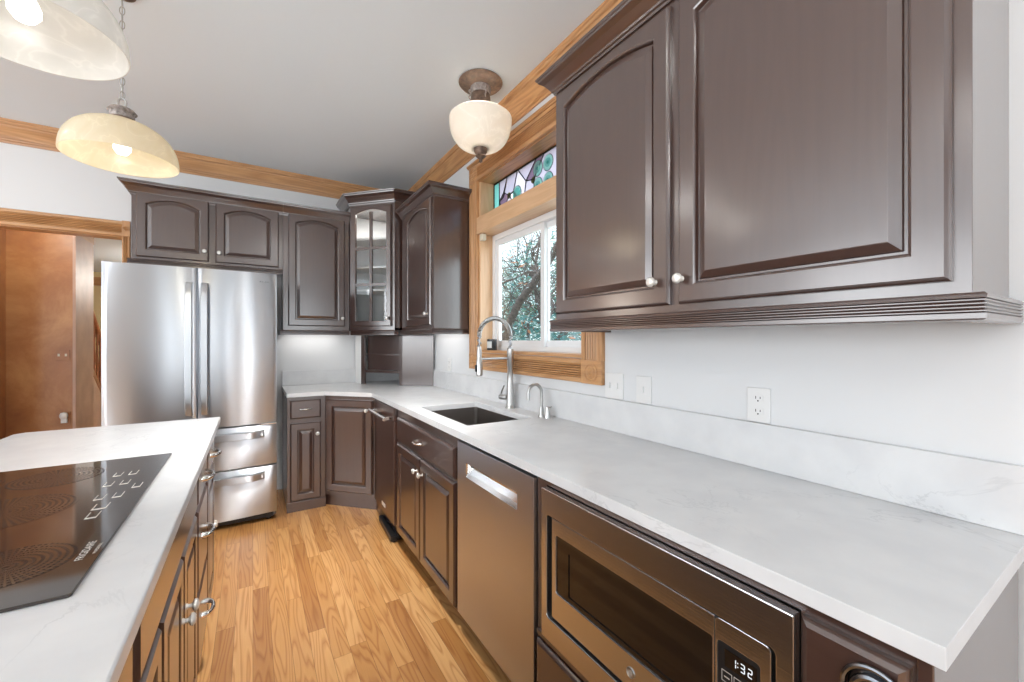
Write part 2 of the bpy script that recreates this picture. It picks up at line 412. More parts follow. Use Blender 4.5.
# walls as plates with openings: local x along the wall, local y up
def wallplate(name, outer, holes, origin, ux, thick_dir, t, mat='wall_paint'):
    M = Matrix.Identity(4); ux = V(*ux); td = V(*thick_dir)
    for i in range(3): M[i][0] = ux[i]; M[i][1] = Z[i]; M[i][2] = td[i]; M[i][3] = origin[i]
    return struct(MB().plate(outer, holes, M, t).build(name, mat))
def rect(a, b, c, d): return [(a, c), (b, c), (b, d), (a, d)]
wallplate('wall_right', rect(-3.4, 9.2, 0, CZ+.1), [rect(WY0, WY1, WZ0, WZ1)], (RX, 0, 0), (0, 1, 0), (1, 0, 0), .155)
OPX = -.845
wallplate('wall_back', [(-4.4, 2.14), (OPX, 2.14), (OPX, 0), (1.394, 0), (1.394, CZ-.001), (-4.4, CZ-.001)], [], (0, BY, 0), (1, 0, 0), (0, 1, 0), .12)
wallplate('wall_left', rect(-3.4, 9.2, 0, CZ-.001), [rect(-3.1, -2.0, 1.0, 2.6), rect(-1.7, -.4, 1.0, 2.6), rect(-.15, 1.2, 1.0, 2.6), rect(1.45, 2.7, 1.0, 2.6), rect(2.95, 3.9, 1.0, 2.6)], (-4.3, 0, 0), (0, 1, 0), (-1, 0, 0), .1)
wallplate('wall_rear', rect(-4.4, 1.394, 0, CZ-.001), [rect(-4.15, -3.3, .1, 2.6), rect(-1.5, -1.05, .1, 2.6), rect(-.9, -.65, .1, 2.6), rect(-.35, .05, .1, 2.6), rect(.65, 1.25, .1, 2.6)], (0, -3.3, 0), (1, 0, 0), (0, -1, 0), .1, 'rear_darkened_paint')

# ceiling crown (stained oak, reeded face)
CROWN = [(0, -.145), (.010, -.145), (.014, -.132), (.020, -.128), (.022, -.118), (.028, -.114), (.030, -.102), (.042, -.075), (.056, -.048), (.058, -.036), (.066, -.032), (.068, -.018), (.072, -.014), (.074, 0), (0, 0)]
def crown(name, path, mat, top=CZ, sc=1.0, prof=CROWN):
    return struct(MB().sweep([(a*sc, top+b*sc) for a, b in prof], path).build(name, mat))
crown('trim_1', [(RX, BY), (RX, -3.3)], 'oak_y')
crown('trim_2', [(-4.3, BY), (RX-.0, BY)], 'oak_x')
# cased opening on the back wall: reeded casing boards with bullseye corner blocks
def reeded(b, kind, a0, a1, c0, c1, face, out, flutes=5, d=.013, base=.024):
    """board lying on plane x=face (out = -1) or y=face: kind 'xz','yz' long axis listed first"""
    prof = []
    w = c1-c0; m = w*.2
    prof += [(c0, 0), (c0, base*.8), (c0+.004, base), (c0+m, base)]
    fw = (w-2*m)/flutes
    for i in range(flutes):
        s = c0+m+i*fw
        prof += [(s, base-d), (s+fw*.16, base-d*.25), (s+fw*.5, base), (s+fw*.84, base-d*.25), (s+fw, base-d)] if i == 0 else [(s+fw*.16, base-d*.25), (s+fw*.5, base), (s+fw*.84, base-d*.25), (s+fw, base-d)]
    prof += [(c1-m, base), (c1-.004, base), (c1, base*.8), (c1, 0)]
    L = []
    for a in (a0, a1):
        q = []
        for c, o in prof:
            if kind == 'y_run': q.append(V(face-o, a, c))
            elif kind == 'z_run_y': q.append(V(face-o, c, a))
            elif kind == 'x_run': q.append(V(a, face-o, c))
            elif kind == 'z_run_x': q.append(V(c, face-o, a))
        L.append(q)
    b.loops(L); return b
def bullseye(parent, c, N, U, s, mat='oak_pale_z', w=None):
    w = w or s
    b = MB(); N = V(*N); U = V(*U); c = V(*c); t = .024
    M = Matrix.Identity(4)
    for i in range(3): M[i][0] = U[i]; M[i][1] = N[i]; M[i][2] = Z[i]; M[i][3] = c[i]
    b.box(-w/2, w/2, 0, t, -s/2, s/2, M)
    R = min(s, w)*.40
    b.lathe([(R, t-.001), (R, t+.004), (R*.86, t+.005), (R*.80, t+.0005), (R*.68, t+.0005), (R*.6, t+.006), (R*.45, t+.004), (R*.38, t+.001), (R*.2, t+.003), (0, t+.006)], c, N, 28)
    return b.build('corner_block', mat, parent, bevel=.0015)
op = struct(root('door_1', (OPX, BY, 0)))
reeded(MB(), 'x_run', -4.25, -.845, 2.13, 2.245, BY, -1, 6).build('head_casing', 'oak_x', op)
reeded(MB(), 'z_run_x', 0, 2.13, -.845, -.80, BY, -1, 3).build('side_casing', 'oak_z', op)
MB().box(-4.25, -.85, BY, BY+.12, 2.125, 2.139).build('head_jamb', 'oak_x', op)
bullseye(op, (-.8225, BY, 2.19), (0, -1, 0), (1, 0, 0), .118, 'oak_z', w=.045)

# ------------------------------------------------------------------ sink window
win = struct(root('window_1', (RX, 2.1, WZ0)))
reeded(MB(), 'z_run_y', 1.243, 2.49, 2.66, 2.785, RX, -1, 5).build('side_casing', 'oak_z', win)
reeded(MB(), 'z_run_y', 1.243, 2.49, 1.405, 1.545, RX, -1, 5).build('side_casing', 'oak_z', win)
reeded(MB(), 'y_run', 1.545, 2.66, 1.132, 1.250, RX, -1, 6).build('apron_casing', 'oak_y', win)
reeded(MB(), 'y_run', 1.545, 2.66, 2.485, 2.612, RX, -1, 6).build('head_casing', 'oak_y', win)
for yy, hw in ((2.7225, .125), (1.475, .14)):
    bullseye(win, (RX, yy, 1.187), (-1, 0, 0), (0, 1, 0), .112, 'oak_y', w=hw)
    bullseye(win, (RX, yy, 2.548), (-1, 0, 0), (0, 1, 0), .126, 'oak_y', w=hw)
MB().sweep([(0, 2.613), (.026, 2.613), (.030, 2.620), (.036, 2.624), (.036, 2.634), (0, 2.637)], [(RX, 2.80), (RX, 1.39)]).build('cap_moulding', 'oak_y', win)
# jamb boards lining the reveal
j = MB(); j.box(RX-.004, 1.548, 2.640, 2.659, WZ0+.02, WZ1-.02)
j.box(RX-.004, 1.548, 1.546, 1.565, WZ0+.02, WZ1-.02); j.build('side_jamb', 'oak_pale_z', win)
MB().box(RX-.004, 1.548, 1.546, 2.659, WZ1-.02, WZ1-.001).build('head_jamb', 'oak_y', win)
MB().box(RX-.012, 1.53, 1.546, 2.659, WZ0+.001, WZ0+.019).build('sill_board', 'oak_y', win)
MB().box(1.372, 1.548, 1.566, 2.664, 2.102, 2.222).build('transom_bar', 'oak_pale_y', win, bevel=.003)
# sliding vinyl unit
X0, X1 = 1.490, 1.548
fz0, fz1 = WZ0+.019, 2.101
v = MB()
v.box(X0, X1, 2.600, 2.640, fz0, fz1); v.box(X0, X1, 1.566, 1.61, fz0, fz1); v.box(X0, X1, 1.61, 2.600, fz1-.04, fz1); v.box(X0, X1, 1.61, 2.600, fz0, fz0+.03)
v.build('window_frame', 'white_vinyl', win, bevel=.003)
def sash(y0, y1, x0, x1, fw):
    s_ = MB(); z0, z1 = fz0+.03, fz1-.04
    s_.box(x0, x1, y0, y0+fw, z0, z1); s_.box(x0, x1, y1-fw, y1, z0, z1); s_.box(x0, x1, y0+fw, y1-fw, z0, z0+fw); s_.box(x0, x1, y0+fw, y1-fw, z1-fw, z1)
    o = s_.build('sash', 'white_vinyl', win, bevel=.002)
    MB().box((x0+x1)/2-.002, (x0+x1)/2+.002, y0+fw, y1-fw, z0+fw, z1-fw).build('pane', 'window_glass', o)
sash(2.02, 2.600, 1.500, 1.522, .038); sash(1.61, 2.055, 1.523, 1.545, .038)
# stained glass transom light
sg = MB(); GX = 1.505; gz0, gz1, gy0, gy1 = 2.223, 2.479, 1.566, 2.639
GL = MB(); 
def strip_(mb, p, q, w=.005, x0=GX-.005, x1=GX+.005):
    p = V(0, *p); q = V(0, *q); d = (q-p).normalized(); e = V(0, -d.z, d.y)*w/2
    for_l = [[V(x, a.y, a.z) for x, a in ((x0, p+e), (x1, p+e), (x1, p-e), (x0, p-e))], [V(x, a.y, a.z) for x, a in ((x0, q+e), (x1, q+e), (x1, q-e), (x0, q-e))]]
    mb.loops(for_l)
for (a, b_) in (((gy0, gz0+.004), (gy1, gz0+.004)), ((gy0, gz1-.004), (gy1, gz1-.004)), ((gy1-.004, gz0), (gy1-.004, gz1)), ((gy0+.004, gz0), (gy0+.004, gz1))): strip_(GL, a, b_, .01)
gm = (gz0+gz1)/2
def piece(poly, mat):
    MB().loops([[V(GX-.002, y, z) for y, z in poly], [V(GX+.002, y, z) for y, z in poly]]).build('glass_piece', mat, win)
    for i in range(len(poly)): strip_(GL, poly[i], poly[(i+1) % len(poly)])
def roundel(y, z, r, mats):
    b = MB(); k = 3
    for i, (q, m_) in enumerate(mats):
        MB().lathe([(r*q, -.004-.002*i), (r*q, .004+.002*i)], (GX, y, z), (1, 0, 0), 20).build('glass_roundel', m_, win)
    GL.tube([(GX, y+math.cos(t/20*2*PI)*r, z+math.sin(t/20*2*PI)*r) for t in range(20)], .0035, 6, True)
piece([(2.64, gz0), (2.64, gz1), (2.56, gz1), (2.56, gz0)], 'glass_teal')
piece([(2.56, gz0), (2.56, gm-.02), (2.51, gz0)], 'glass_teal')
piece([(2.56, gm-.02), (2.56, gz1), (2.45, gz1), (2.50, gm+.0)], 'glass_lilac')
piece([(2.56, gm-.02), (2.50, gm+.03), (2.43, gm-.01), (2.50, gz0+.02)], 'glass_plum')
piece([(2.51, gz0), (2.50, gz0+.02), (2.43, gm-.01), (2.33, gz0)], 'glass_white')
piece([(2.50, gm+.03), (2.45, gz1), (2.32, gz1), (2.37, gm), (2.43, gm-.01)], 'glass_lilac')
piece([(2.33, gz0), (2.37, gm), (2.25, gz0)], 'glass_plum')
piece([(2.37, gm), (2.32, gz1), (2.22, gm+.02), (2.25, gz0)], 'glass_white')
piece([(2.32, gz1), (2.10, gz1), (2.22, gm+.02)], 'glass_lilac')
piece([(2.25, gz0), (2.22, gm+.02), (2.13, gm), (2.12, gz0)], 'glass_lilac')
piece([(2.10, gz1), (2.22, gm+.02), (2.13, gm), (2.02, gz1)], 'glass_plum')
piece([(2.12, gz0), (2.13, gm), (2.02, gz1), (1.82, gz1), (1.82, gz0)], 'glass_lilac')
piece([(1.82, gz0), (1.82, gz1), (gy0, gz1), (gy0, gz0)], 'glass_white')
AQ = [(1, 'glass_aqua'), (.58, 'glass_teal'), (.2, 'glass_deep')]
for y, z in ((2.09, gm+.055), (1.985, gm+.055), (2.09, gm-.05), (1.985, gm-.05), (1.79, gm+.055), (1.79, gm-.05), (1.685, gm+.055), (1.685, gm-.05)): roundel(y, z, .047, AQ)
roundel(2.33, gm-.03, .052, [(1, 'glass_aqua'), (.75, 'glass_teal')])
for y, z in ((2.43, gm-.012), (2.14, gm+.0), (1.88, gm), (1.61, gm)): roundel(y, z, .019, [(1, 'glass_olive')])
GL.build('lead_came', 'lead', win)
for yy in (2.632,):
    MB().box(1.385, 1.42, yy-.03, yy+.008, 2.055, 2.10).build('blind_bracket', 'ivory', win, bevel=.004)

# ------------------------------------------------------------------ rooms past the opening
struct(MB().box(-4.3, -1.345, 5.12, 5.56, 0, 2.419).build('wall_far', 'venetian_plaster'))
struct(MB().box(-2.4, -1.745, BY+.121, 5.119, 0, 2.419).build('wall_far_side', 'venetian_plaster'))
struct(MB().box(-1.344, -1.325, 5.10, 5.58, 0, 2.419).build('wall_hall', 'hall_wall'))
struct(MB().box(-4.3, 1.39, 9.0, 9.15, 0, 2.419).build('wall_hall_end', 'cream_wall'))
struct(MB().sweep([(a, 2.419+b) for a, b in CROWN], [(-1.324, 5.10), (-1.324, 5.60)][::-1]).build('trim_3', 'oak_y'))
struct(MB().box(-4.2, 1.39, 8.93, 8.999, 2.20, 2.33).build('trim_4', 'oak_x'))
struct(MB().box(-1.323, -1.31, 5.12, 5.58, 0, .16).build('baseboard_hall', 'oak_y'))
sw = tag(MB().box(-1.455, -1.365, 5.112, 5.1195, 1.165, 1.255).build('switch_plate', 'venetian_plaster', bevel=.002), 'two-gang switch plate painted to match the orange plaster wall', 'switch')
for dx in (-.022, .022): MB().box(-1.41+dx-.006, -1.41+dx+.006, 5.104, 5.112, 1.20, 1.222).build('toggle', 'ivory', sw)
ou = tag(MB().box(-1.43, -1.36, 5.112, 5.1195, .60, .715).build('wall_outlet', 'venetian_plaster', bevel=.002), 'outlet low on the orange plaster wall', 'outlet')
nl = root('night_light', (-1.395, 5.08, .64), 'small white night light plugged into the orange wall outlet', 'night light')
MB().lathe([(.02, 0), (.026, .012), (.028, .03), (.02, .05), (0, .056)], (-1.395, 5.082, .66), (0, 0, 1), 16).build('lamp_cover', 'white_plastic', nl, smooth=True)
MB().box(-1.415, -1.375, 5.085, 5.111, .62, .66).build('plug_body', 'white_plastic', nl, bevel=.004)
MB().box(-1.345, -1.31, 5.35, 5.372, .56, .68)
st = root('staircase', (-1.72, 7.4, 0), 'red-brown wooden stair with turned balusters beyond the orange wall', 'staircase')
ra = (-1.72, 6.6, 2.15); rb = (-1.72, 8.3, .66)
MB().tube([ra, rb], .032, 10).build('handrail', 'stair_wood', st, smooth=True)
MB().loops([[V(x, y, z) for x, y, z in ((-1.74, 6.6, 1.46), (-1.70, 6.6, 1.46), (-1.70, 6.6, 1.34), (-1.74, 6.6, 1.34))], [V(x, y, z) for x, y, z in ((-1.74, 8.3, .0+.02), (-1.70, 8.3, .02), (-1.70, 8.3, -.0), (-1.74, 8.3, -.0))]]).build('stringer', 'stair_wood', st)
MB().loops([[V(x, 6.6, 0), V(x, 6.6, 1.36), V(x, 8.25, 0.01)] for x in (-1.735, -1.705)]).build('stair_wall', 'hall_wall', st)
for i in range(14):
    t = (i+.5)/14; y = 6.6+1.7*t; z1 = 2.15-1.49*t; z0 = max(.02, 1.46-1.45*t)
    h = z1-z0
    MB().lathe([(.017, 0), (.017, h*.2), (.009, h*.22), (.02, h*.32), (.012, h*.5), (.009, h*.7), (.014, h*.74), (.009, h*.8), (.012, h)], (-1.72, y, z0), (0, 0, 1), 8).build('baluster', 'stair_wood', st, smooth=True)
for y, h in ((8.32, .95),):
    MB().box(-1.765, -1.675, y-.0, y+.09, 0, h).build('newel_post', 'stair_wood', st, bevel=.008)

# ------------------------------------------------------------------ cabinet mouldings
CAB_CROWN = [(0, -.092), (.007, -.092), (.009, -.082), (.015, -.078), (.017, -.070), (.024, -.058), (.038, -.036), (.052, -.024), (.056, -.020), (.058, -.012), (.063, -.009), (.065, 0), (-.02, 0), (-.02, -.092)]
def cab_crown(parent, path, top, sc=1.0, zs=1.0):
    return MB().sweep([(a*sc, top+b*zs) for a, b in CAB_CROWN], path).build('crown_moulding', 'cabinet_y', parent)
def light_rail(parent, path, z0, z1, name='light_rail', out=.020):
    h = z1-z0; pr = [(-.02, z0), (out*.8, z0), (out, z0+.003)]
    n = 4; a, b_ = z0+.25*h, z0+.78*h
    pr += [(out, a)]
    for i in range(n):
        s = a+(b_-a)*i/n; e = a+(b_-a)*(i+1)/n; pr += [(out-.004, s+.0012), (out-.0005, s+(e-s)*.45), (out-.0005, s+(e-s)*.75)]
    pr += [(out-.004, b_), (out, b_+.001), (out+.001, z1-.004), (out-.003, z1), (-.02, z1)]
    return MB().sweep(pr, path).build(name, 'cabinet_y', parent)

# near upper cabinet on the right wall
u = root('upper_cabinet', (RX, .79, 1.43), 'large dark brown wall cabinet with two arched raised-panel doors, nearest on the right wall', 'cabinet', 'dark brown upper cabinets')
UX = 1.092
MB().box(UX, RX-.001, .193, 1.385, 1.425, 2.42).build('cabinet_body', 'cabinet_z', u, bevel=.001)
dl = raised_door(u, (UX, 1.368, 1.450), UL, V(-1, 0, 0), .553, .912, .038)
dr = raised_door(u, (UX, .784, 1.450), UL, V(-1, 0, 0), .567, .912, .038)
knob(dl, (UX-.020, .862, 1.522), (-1, 0, 0)); knob(dr, (UX-.020, .768, 1.522), (-1, 0, 0))
cab_crown(u, [(RX-.002, .193), (UX, .193), (UX, 1.385), (RX-.002, 1.385)][::-1], 2.452, 1.0, .80)
light_rail(u, [(RX-.002, .193), (UX, .193), (UX, 1.385), (RX-.002, 1.385)][::-1], 1.377, 1.426)

# far upper cabinet on the right wall (between window and corner)
u = root('upper_cabinet', (RX, 3.17, 1.43), 'dark brown single-door wall cabinet between the window and the glass corner cabinet', 'cabinet', 'dark brown upper cabinets')
U2 = 1.100
MB().box(U2, RX-.001, 2.80, 3.535, 1.425, 2.41).build('cabinet_body', 'cabinet_z', u, bevel=.001)
d = raised_door(u, (U2, 3.40, 1.450), UL, V(-1, 0, 0), .57, .925, .045)
knob(d, (U2-.02, 2.875, 1.535), (-1, 0, 0))
cab_crown(u, [(U2, 3.53), (U2, 2.80), (RX-.002, 2.80)], 2.452, 1.0, .84)
light_rail(u, [(U2, 3.53), (U2, 2.80), (RX-.002, 2.80)], 1.385, 1.426)

# corner cabinet with glass door
CA, CB = V(.742, 3.905, 0), V(1.045, 3.575, 0)
u = root('corner_cabinet', (1.0, 3.9, 1.43), 'taller dark brown corner wall cabinet with a six-pane arched glass door', 'cabinet', 'dark brown upper cabinets')
ux = (CB-CA).normalized(); un = V(ux.y, -ux.x, 0); fw = (CB-CA).length
b = MB()
RXi = RX-.002; BYi = BY-.002
for poly in ([(CA.x, CA.y), (CA.x+.018, CA.y+.012), (CA.x+.018, BYi), (CA.x, BYi)],
             [(CB.x, CB.y), (RXi, CB.y), (RXi, CB.y+.018), (CB.x-.01, CB.y+.018)]): b.prism(poly, 1.43, 2.56)
poly = [(CA.x, CA.y), (CB.x, CB.y), (RXi, CB.y), (RXi, BYi), (CA.x, BYi)]
b.prism(poly, 1.43, 1.45); b.prism(poly, 2.535, 2.56)
M = Matrix.Identity(4)
for i in range(3): M[i][0] = ux[i]; M[i][1] = -un[i]; M[i][2] = Z[i]; M[i][3] = CA[i]
b.box(0, .03, 0, .018, 1.45, 2.535, M); b.box(fw-.03, fw, 0, .018, 1.45, 2.535, M); b.box(.03, fw-.03, 0, .018, 1.45, 1.475, M); b.box(.03, fw-.03, 0, .018, 2.515, 2.535, M)
b.build('cabinet_body', 'cabinet_z', u)
MB().prism([(CA.x+.019, BYi-.012), (CA.x+.019, BYi-.002), (RXi-.002, BYi-.002), (RXi-.002, CB.y+.02), (RXi-.012, CB.y+.02), (RXi-.012, BYi-.012)], 1.451, 2.534).build('inner_lining', 'cabinet_inside', u)
for z in (1.79, 2.00, 2.26):
    MB().prism([(CA.x+.02, CA.y+.14), (CB.x+.10, CB.y+.10), (RXi-.013, CB.y+.10), (RXi-.013, BYi-.013), (CA.x+.02, BYi-.013)], z, z+.018).build('inner_shelf', 'cabinet_inside', u)
DO = CA+ux*.02+un*.001+Z*1.462; dw, dh = fw-.045, 1.055; t = .020; fr = .048
b = MB()
b.loops([panel_loop(DO, ux, un, dw, dh, i, dd, a) for i, dd, a in ((fr, 0, .035), (0, 0, 0), (0, t*.6, 0), (.006, t, 0), (fr-.004, t, .035), (fr, t-.004, .035))], closed=True)
M2 = Matrix.Identity(4)
for i in range(3): M2[i][0] = ux[i]; M2[i][1] = un[i]; M2[i][2] = Z[i]; M2[i][3] = DO[i]
gd = b.build('door', 'cabinet_z', u)
b = MB(); b.box(dw/2-.0125, dw/2+.0125, .002, t-.002, fr, dh-fr+.001, M2)
for k in (1, 2): zz = fr+(dh-2*fr)*k/3; b.box(fr, dw-fr, .0025, t-.0025, zz-.012, zz+.012, M2)
b.build('muntin', 'cabinet_z', gd)
MB().box(fr-.004, dw-fr+.004, .006, .009, fr-.004, dh-fr+.004, M2).build('door_glass', 'cabinet_glass', gd)
knob(gd, DO+ux*(dw-.028)+un*t+Z*.07, un)
cab_crown(u, [(CA.x, BYi), (CA.x, CA.y), (CB.x, CB.y), (RXi, CB.y)][::-1] if False else [(CA.x, BYi), (CA.x, CA.y), (CB.x, CB.y), (RXi, CB.y)], 2.635, 1.05) if False else MB().sweep([(a*1.05, 2.635+z*1.05) for a, z in CAB_CROWN], [(CA.x, BYi), (CA.x, CA.y), (CB.x, CB.y), (RXi, CB.y)]).build('crown_moulding', 'cabinet_x', u)
light_rail(u, [(CA.x+.012, CA.y-.006), (CB.x, CB.y), (U2-.025, CB.y)], 1.385, 1.429)

cl_ = area('cabinet_fill_light', (.99, 3.83, 2.53), (0, 0, 0), .10, .10, 4.0, (1, .98, .95)); cl_.data.shape = 'DISK'  # light added without a fixture to brighten the cabinet interior
area('under_cabinet_fill', (.46, 4.10, 1.422), (0, 0, 0), .42, .12, 1.1, (1, .98, .95))  # fill added under the uppers to lift the dim corner
area('under_cabinet_fill', (1.28, 3.16, 1.422), (0, 0, 0), .12, .55, .9, (1, .98, .95))  # same added fill beneath the far wall cabinet
# uppers on the back wall
BUY = 3.93; F = V(0, -1, 0); UXX = V(1, 0, 0)
u = root('upper_cabinet', (.46, BY, 1.43), 'dark brown single-door wall cabinet on the back wall right of the refrigerator', 'cabinet', 'dark brown upper cabinets')
MB().box(.214, .738, BUY, BY-.001, 1.425, 2.41).build('cabinet_body', 'cabinet_z', u, bevel=.001)
d = raised_door(u, (.251, BUY, 1.462), UXX, F, .448, .945, .040)
knob(d, (.676, BUY-.02, 1.533), F)
light_rail(u, [(.214, BY-.002), (.214, BUY), (.737, BUY)], 1.385, 1.426)
MB().sweep([(a, 2.475+z) for a, z in CAB_CROWN], [(.2135, BUY), (.735, BUY)]).build('crown_moulding', 'cabinet_x', u)
u = root('upper_cabinet', (-.26, BY, 1.93), 'short wide dark brown two-door cabinet above the refrigerator', 'cabinet', 'dark brown upper cabinets')
MB().box(-.738, .2125, BUY, BY-.001, 1.925, 2.41).build('cabinet_body', 'cabinet_z', u, bevel=.001)
d1 = raised_door(u, (-.712, BUY, 1.942), UXX, F, .425, .462, .040); d2 = raised_door(u, (-.246, BUY, 1.942), UXX, F, .428, .462, .040)
knob(d1, (-.313, BUY-.02, 2.017), F); knob(d2, (-.222, BUY-.02, 2.015), F)
MB().sweep([(a, 2.475+z) for a, z in CAB_CROWN], [(-.738, BY-.002), (-.738, BUY), (.212, BUY)]).build('crown_moulding', 'cabinet_x', u)
light_rail(u, [(-.738, BY-.002), (-.738, BUY), (.212, BUY)], 1.885, 1.926)

# appliance garage under the corner cabinet
GA, GB = V(.860, 4.02, 0), V(1.145, 3.675, 0)
g = root('appliance_garage', (1.1, 3.95, CT), 'open dark brown corner cubby standing on the counter under the glass corner cabinet', 'cabinet')
MB().prism([(GA.x, GA.y), (GA.x+.012, GA.y+.004), (GA.x+.004, 4.219), (GA.x-.012, 4.219)], CT+.001, 1.383).build('left_side', 'cabinet_inside', g)
gx = (GB-GA).normalized(); gn = V(gx.y, -gx.x, 0); gw = (GB-GA).length
M = Matrix.Identity(4)
for i in range(3): M[i][0] = gx[i]; M[i][1] = -gn[i]; M[i][2] = Z[i]; M[i][3] = GA[i]
MB().box(.0, .040, 0, .02, CT+.001, 1.383, M).build('face_stile', 'cabinet_z', g, bevel=.001)
MB().box(gw-.035, gw, 0, .02, CT+.001, 1.383, M).build('face_stile', 'cabinet_z', g, bevel=.001)
MB().prism([(GB.x+.001, GB.y), (GB.x+.001, GB.y+.02), (1.374, 3.525), (1.374, 3.505)], CT+.001, 1.383).build('right_side', 'cabinet_z', g, bevel=.001)
MB().prism([(.878, 4.03), (1.16, 3.72), (1.37, 3.70), (1.37, 4.21), (.872, 4.21)], 1.20, 1.215).build('shelf', 'cabinet_y', g)
MB().box(.04, gw-.035, .002, .018, 1.040, 1.062, M).build('lower_rail', 'cabinet_x', g)
MB().box(.04, gw-.035, .05, .062, 1.062, 1.383, M).build('inner_panel', 'cabinet_x', g)

# ------------------------------------------------------------------ worktop on the wall side
SX0, SX1, SY0, SY1 = .878, 1.262, 1.800, 2.455
def rrect(x0, x1, y0, y1, r, n=5):
    p = []
    for cx, cy, a0 in ((x1-r, y1-r, 0), (x0+r, y1-r, PI/2), (x0+r, y0+r, PI), (x1-r, y0+r, 1.5*PI)):
        for i in range(n+1): a = a0+i/n*PI/2; p.append((cx+r*math.cos(a), cy+r*math.sin(a)))
    return p
ct = MB().plate([(.788, .163), (.788, 3.295), (.487, 3.600), (.220, 3.600), (.220, BY-.001), (RX-.001, BY-.001), (RX-.001, .163)], [rrect(SX0, SX1, SY0, SY1, .012)],
                Matrix.Translation((0, 0, CT-.032)), .032).build('countertop', 'white_quartz', bevel=.004, seg=3)
tag(ct, 'L-shaped white quartz worktop along the window wall with a sink cut-out', 'countertop')
bs = tag(MB().box(RX-.019, RX-.001, .165, BY-.002, CT+.0005, 1.075).build('backsplash', 'white_quartz', bevel=.0015), 'long white quartz backsplash strip along the window wall', 'backsplash')
bs2 = tag(MB().box(.222, RX-.020, BY-.019, BY-.001, CT+.0005, 1.062).build('backsplash', 'white_quartz', bevel=.0015), 'short white quartz backsplash strip on the back wall beside the refrigerator', 'backsplash')

# sink
sk = root('kitchen_sink', ((SX0+SX1)/2, (SY0+SY1)/2, CT-.033), 'dark steel undermount sink set in the white worktop below the window', 'sink')
b = MB(); L = []
zt = CT-.0335
for (e, z, r) in ((.03, zt, .03), (.004, zt, .02), (.004, zt-.01, .02), (.002, zt-.19, .03), (-.03, zt-.215, .03), (-.10, zt-.222, .03)):
    L.append([V(x, y, z) for x, y in rrect(SX0-e, SX1+e, SY0-e, SY1+e, r)])
L2 = [[V(x, y, z) for x, y in rrect(SX0-e, SX1+e, SY0-e, SY1+e, .03)] for e, z in ((-.10, zt-.226), (.006, zt-.22), (.006, zt-.003), (.03, zt-.003))]
b.loops(L, cap0=False, cap1=True); b.loops(L2, cap0=True, cap1=False)
b.build('sink_bowl', 'sink_steel', sk, smooth=True)
MB().lathe([(.045, 0), (.045, .003), (.035, .004), (.03, -.0), (0, -.0)], ((SX0+SX1)/2, (SY0+SY1)/2, zt-.2215), (0, 0, 1), 24).build('drain', 'chrome', sk, smooth=True)

# spring faucet
FX, FY = 1.325, 2.128
f_ = root('kitchen_faucet', (FX, FY, CT), 'tall brushed nickel spring faucet behind the sink, arching over it', 'faucet')
MB().lathe([(.031, 0), (.031, .006), (.026, .012), (.024, .03), (.022, .12), (.018, .17), (.017, .25), (.020, .255), (.020, .36), (.013, .365)], (FX, FY, CT), (0, 0, 1), 24).build('body', 'nickel', f_, smooth=True)
R_ = .108; zc = 1.362; arc = [V(FX, FY, 1.29)]
for i in range(25): a = i/24*PI; arc.append(V(FX-R_+R_*math.cos(a), FY-.01*i/24, zc+R_*math.sin(a)))
arc.append(V(FX-2*R_, FY-.01, 1.30))
MB().tube(arc, .0055, 8).build('hose', 'dark_metal', f_, smooth=True)
# coil
def arc_pt(s):
    k = s*(len(arc)-1); i = min(int(k), len(arc)-2); return arc[i].lerp(arc[i+1], k-i)
coil = []; T = 46; n_ = T*9
for i in range(n_+1):
    s_ = i/n_; p = arc_pt(s_); d_ = (arc_pt(min(1, s_+.01))-arc_pt(max(0, s_-.01))).normalized(); e1 = V(0, 1, 0); e2 = d_.cross(e1)
    a = s_*T*2*PI; coil.append(p+(e1*math.cos(a)+e2*math.sin(a))*.0115)
MB().tube(coil, .0030, 5).build('spring', 'nickel', f_, smooth=True)
MB().lathe([(.010, 0), (.013, -.02), (.0145, -.03), (.0145, -.075), (.018, -.085), (.019, -.165), (.015, -.17), (0, -.168)], (FX-2*R_, FY-.01, 1.305), (0, 0, 1), 20).build('spray_head', 'nickel', f_, smooth=True)
MB().box(FX-2*R_-.026, FX-2*R_-.017, FY-.018, FY-.004, 1.16, 1.20).build('spray_button', 'black_plastic', f_, bevel=.002)
MB().tube([(FX-.01, FY, 1.232), (FX-2*R_, FY-.01, 1.232)], .0055, 10).build('support_arm', 'nickel', f_, smooth=True)
MB().lathe([(.015, -.0), (.017, .004), (.017, .05), (.013, .058), (0, .058)], (FX-.010, FY+.02, CT+.063), (-.35, .93, 0), 18).build('valve', 'nickel', f_, smooth=True)
MB().tube([(FX-.026, FY+.062, CT+.075), (FX-.030, FY+.05, CT+.100), (FX-.032, FY+.02, CT+.135)], [.006, .0045, .004], 10).build('lever', 'nickel', f_, smooth=True)

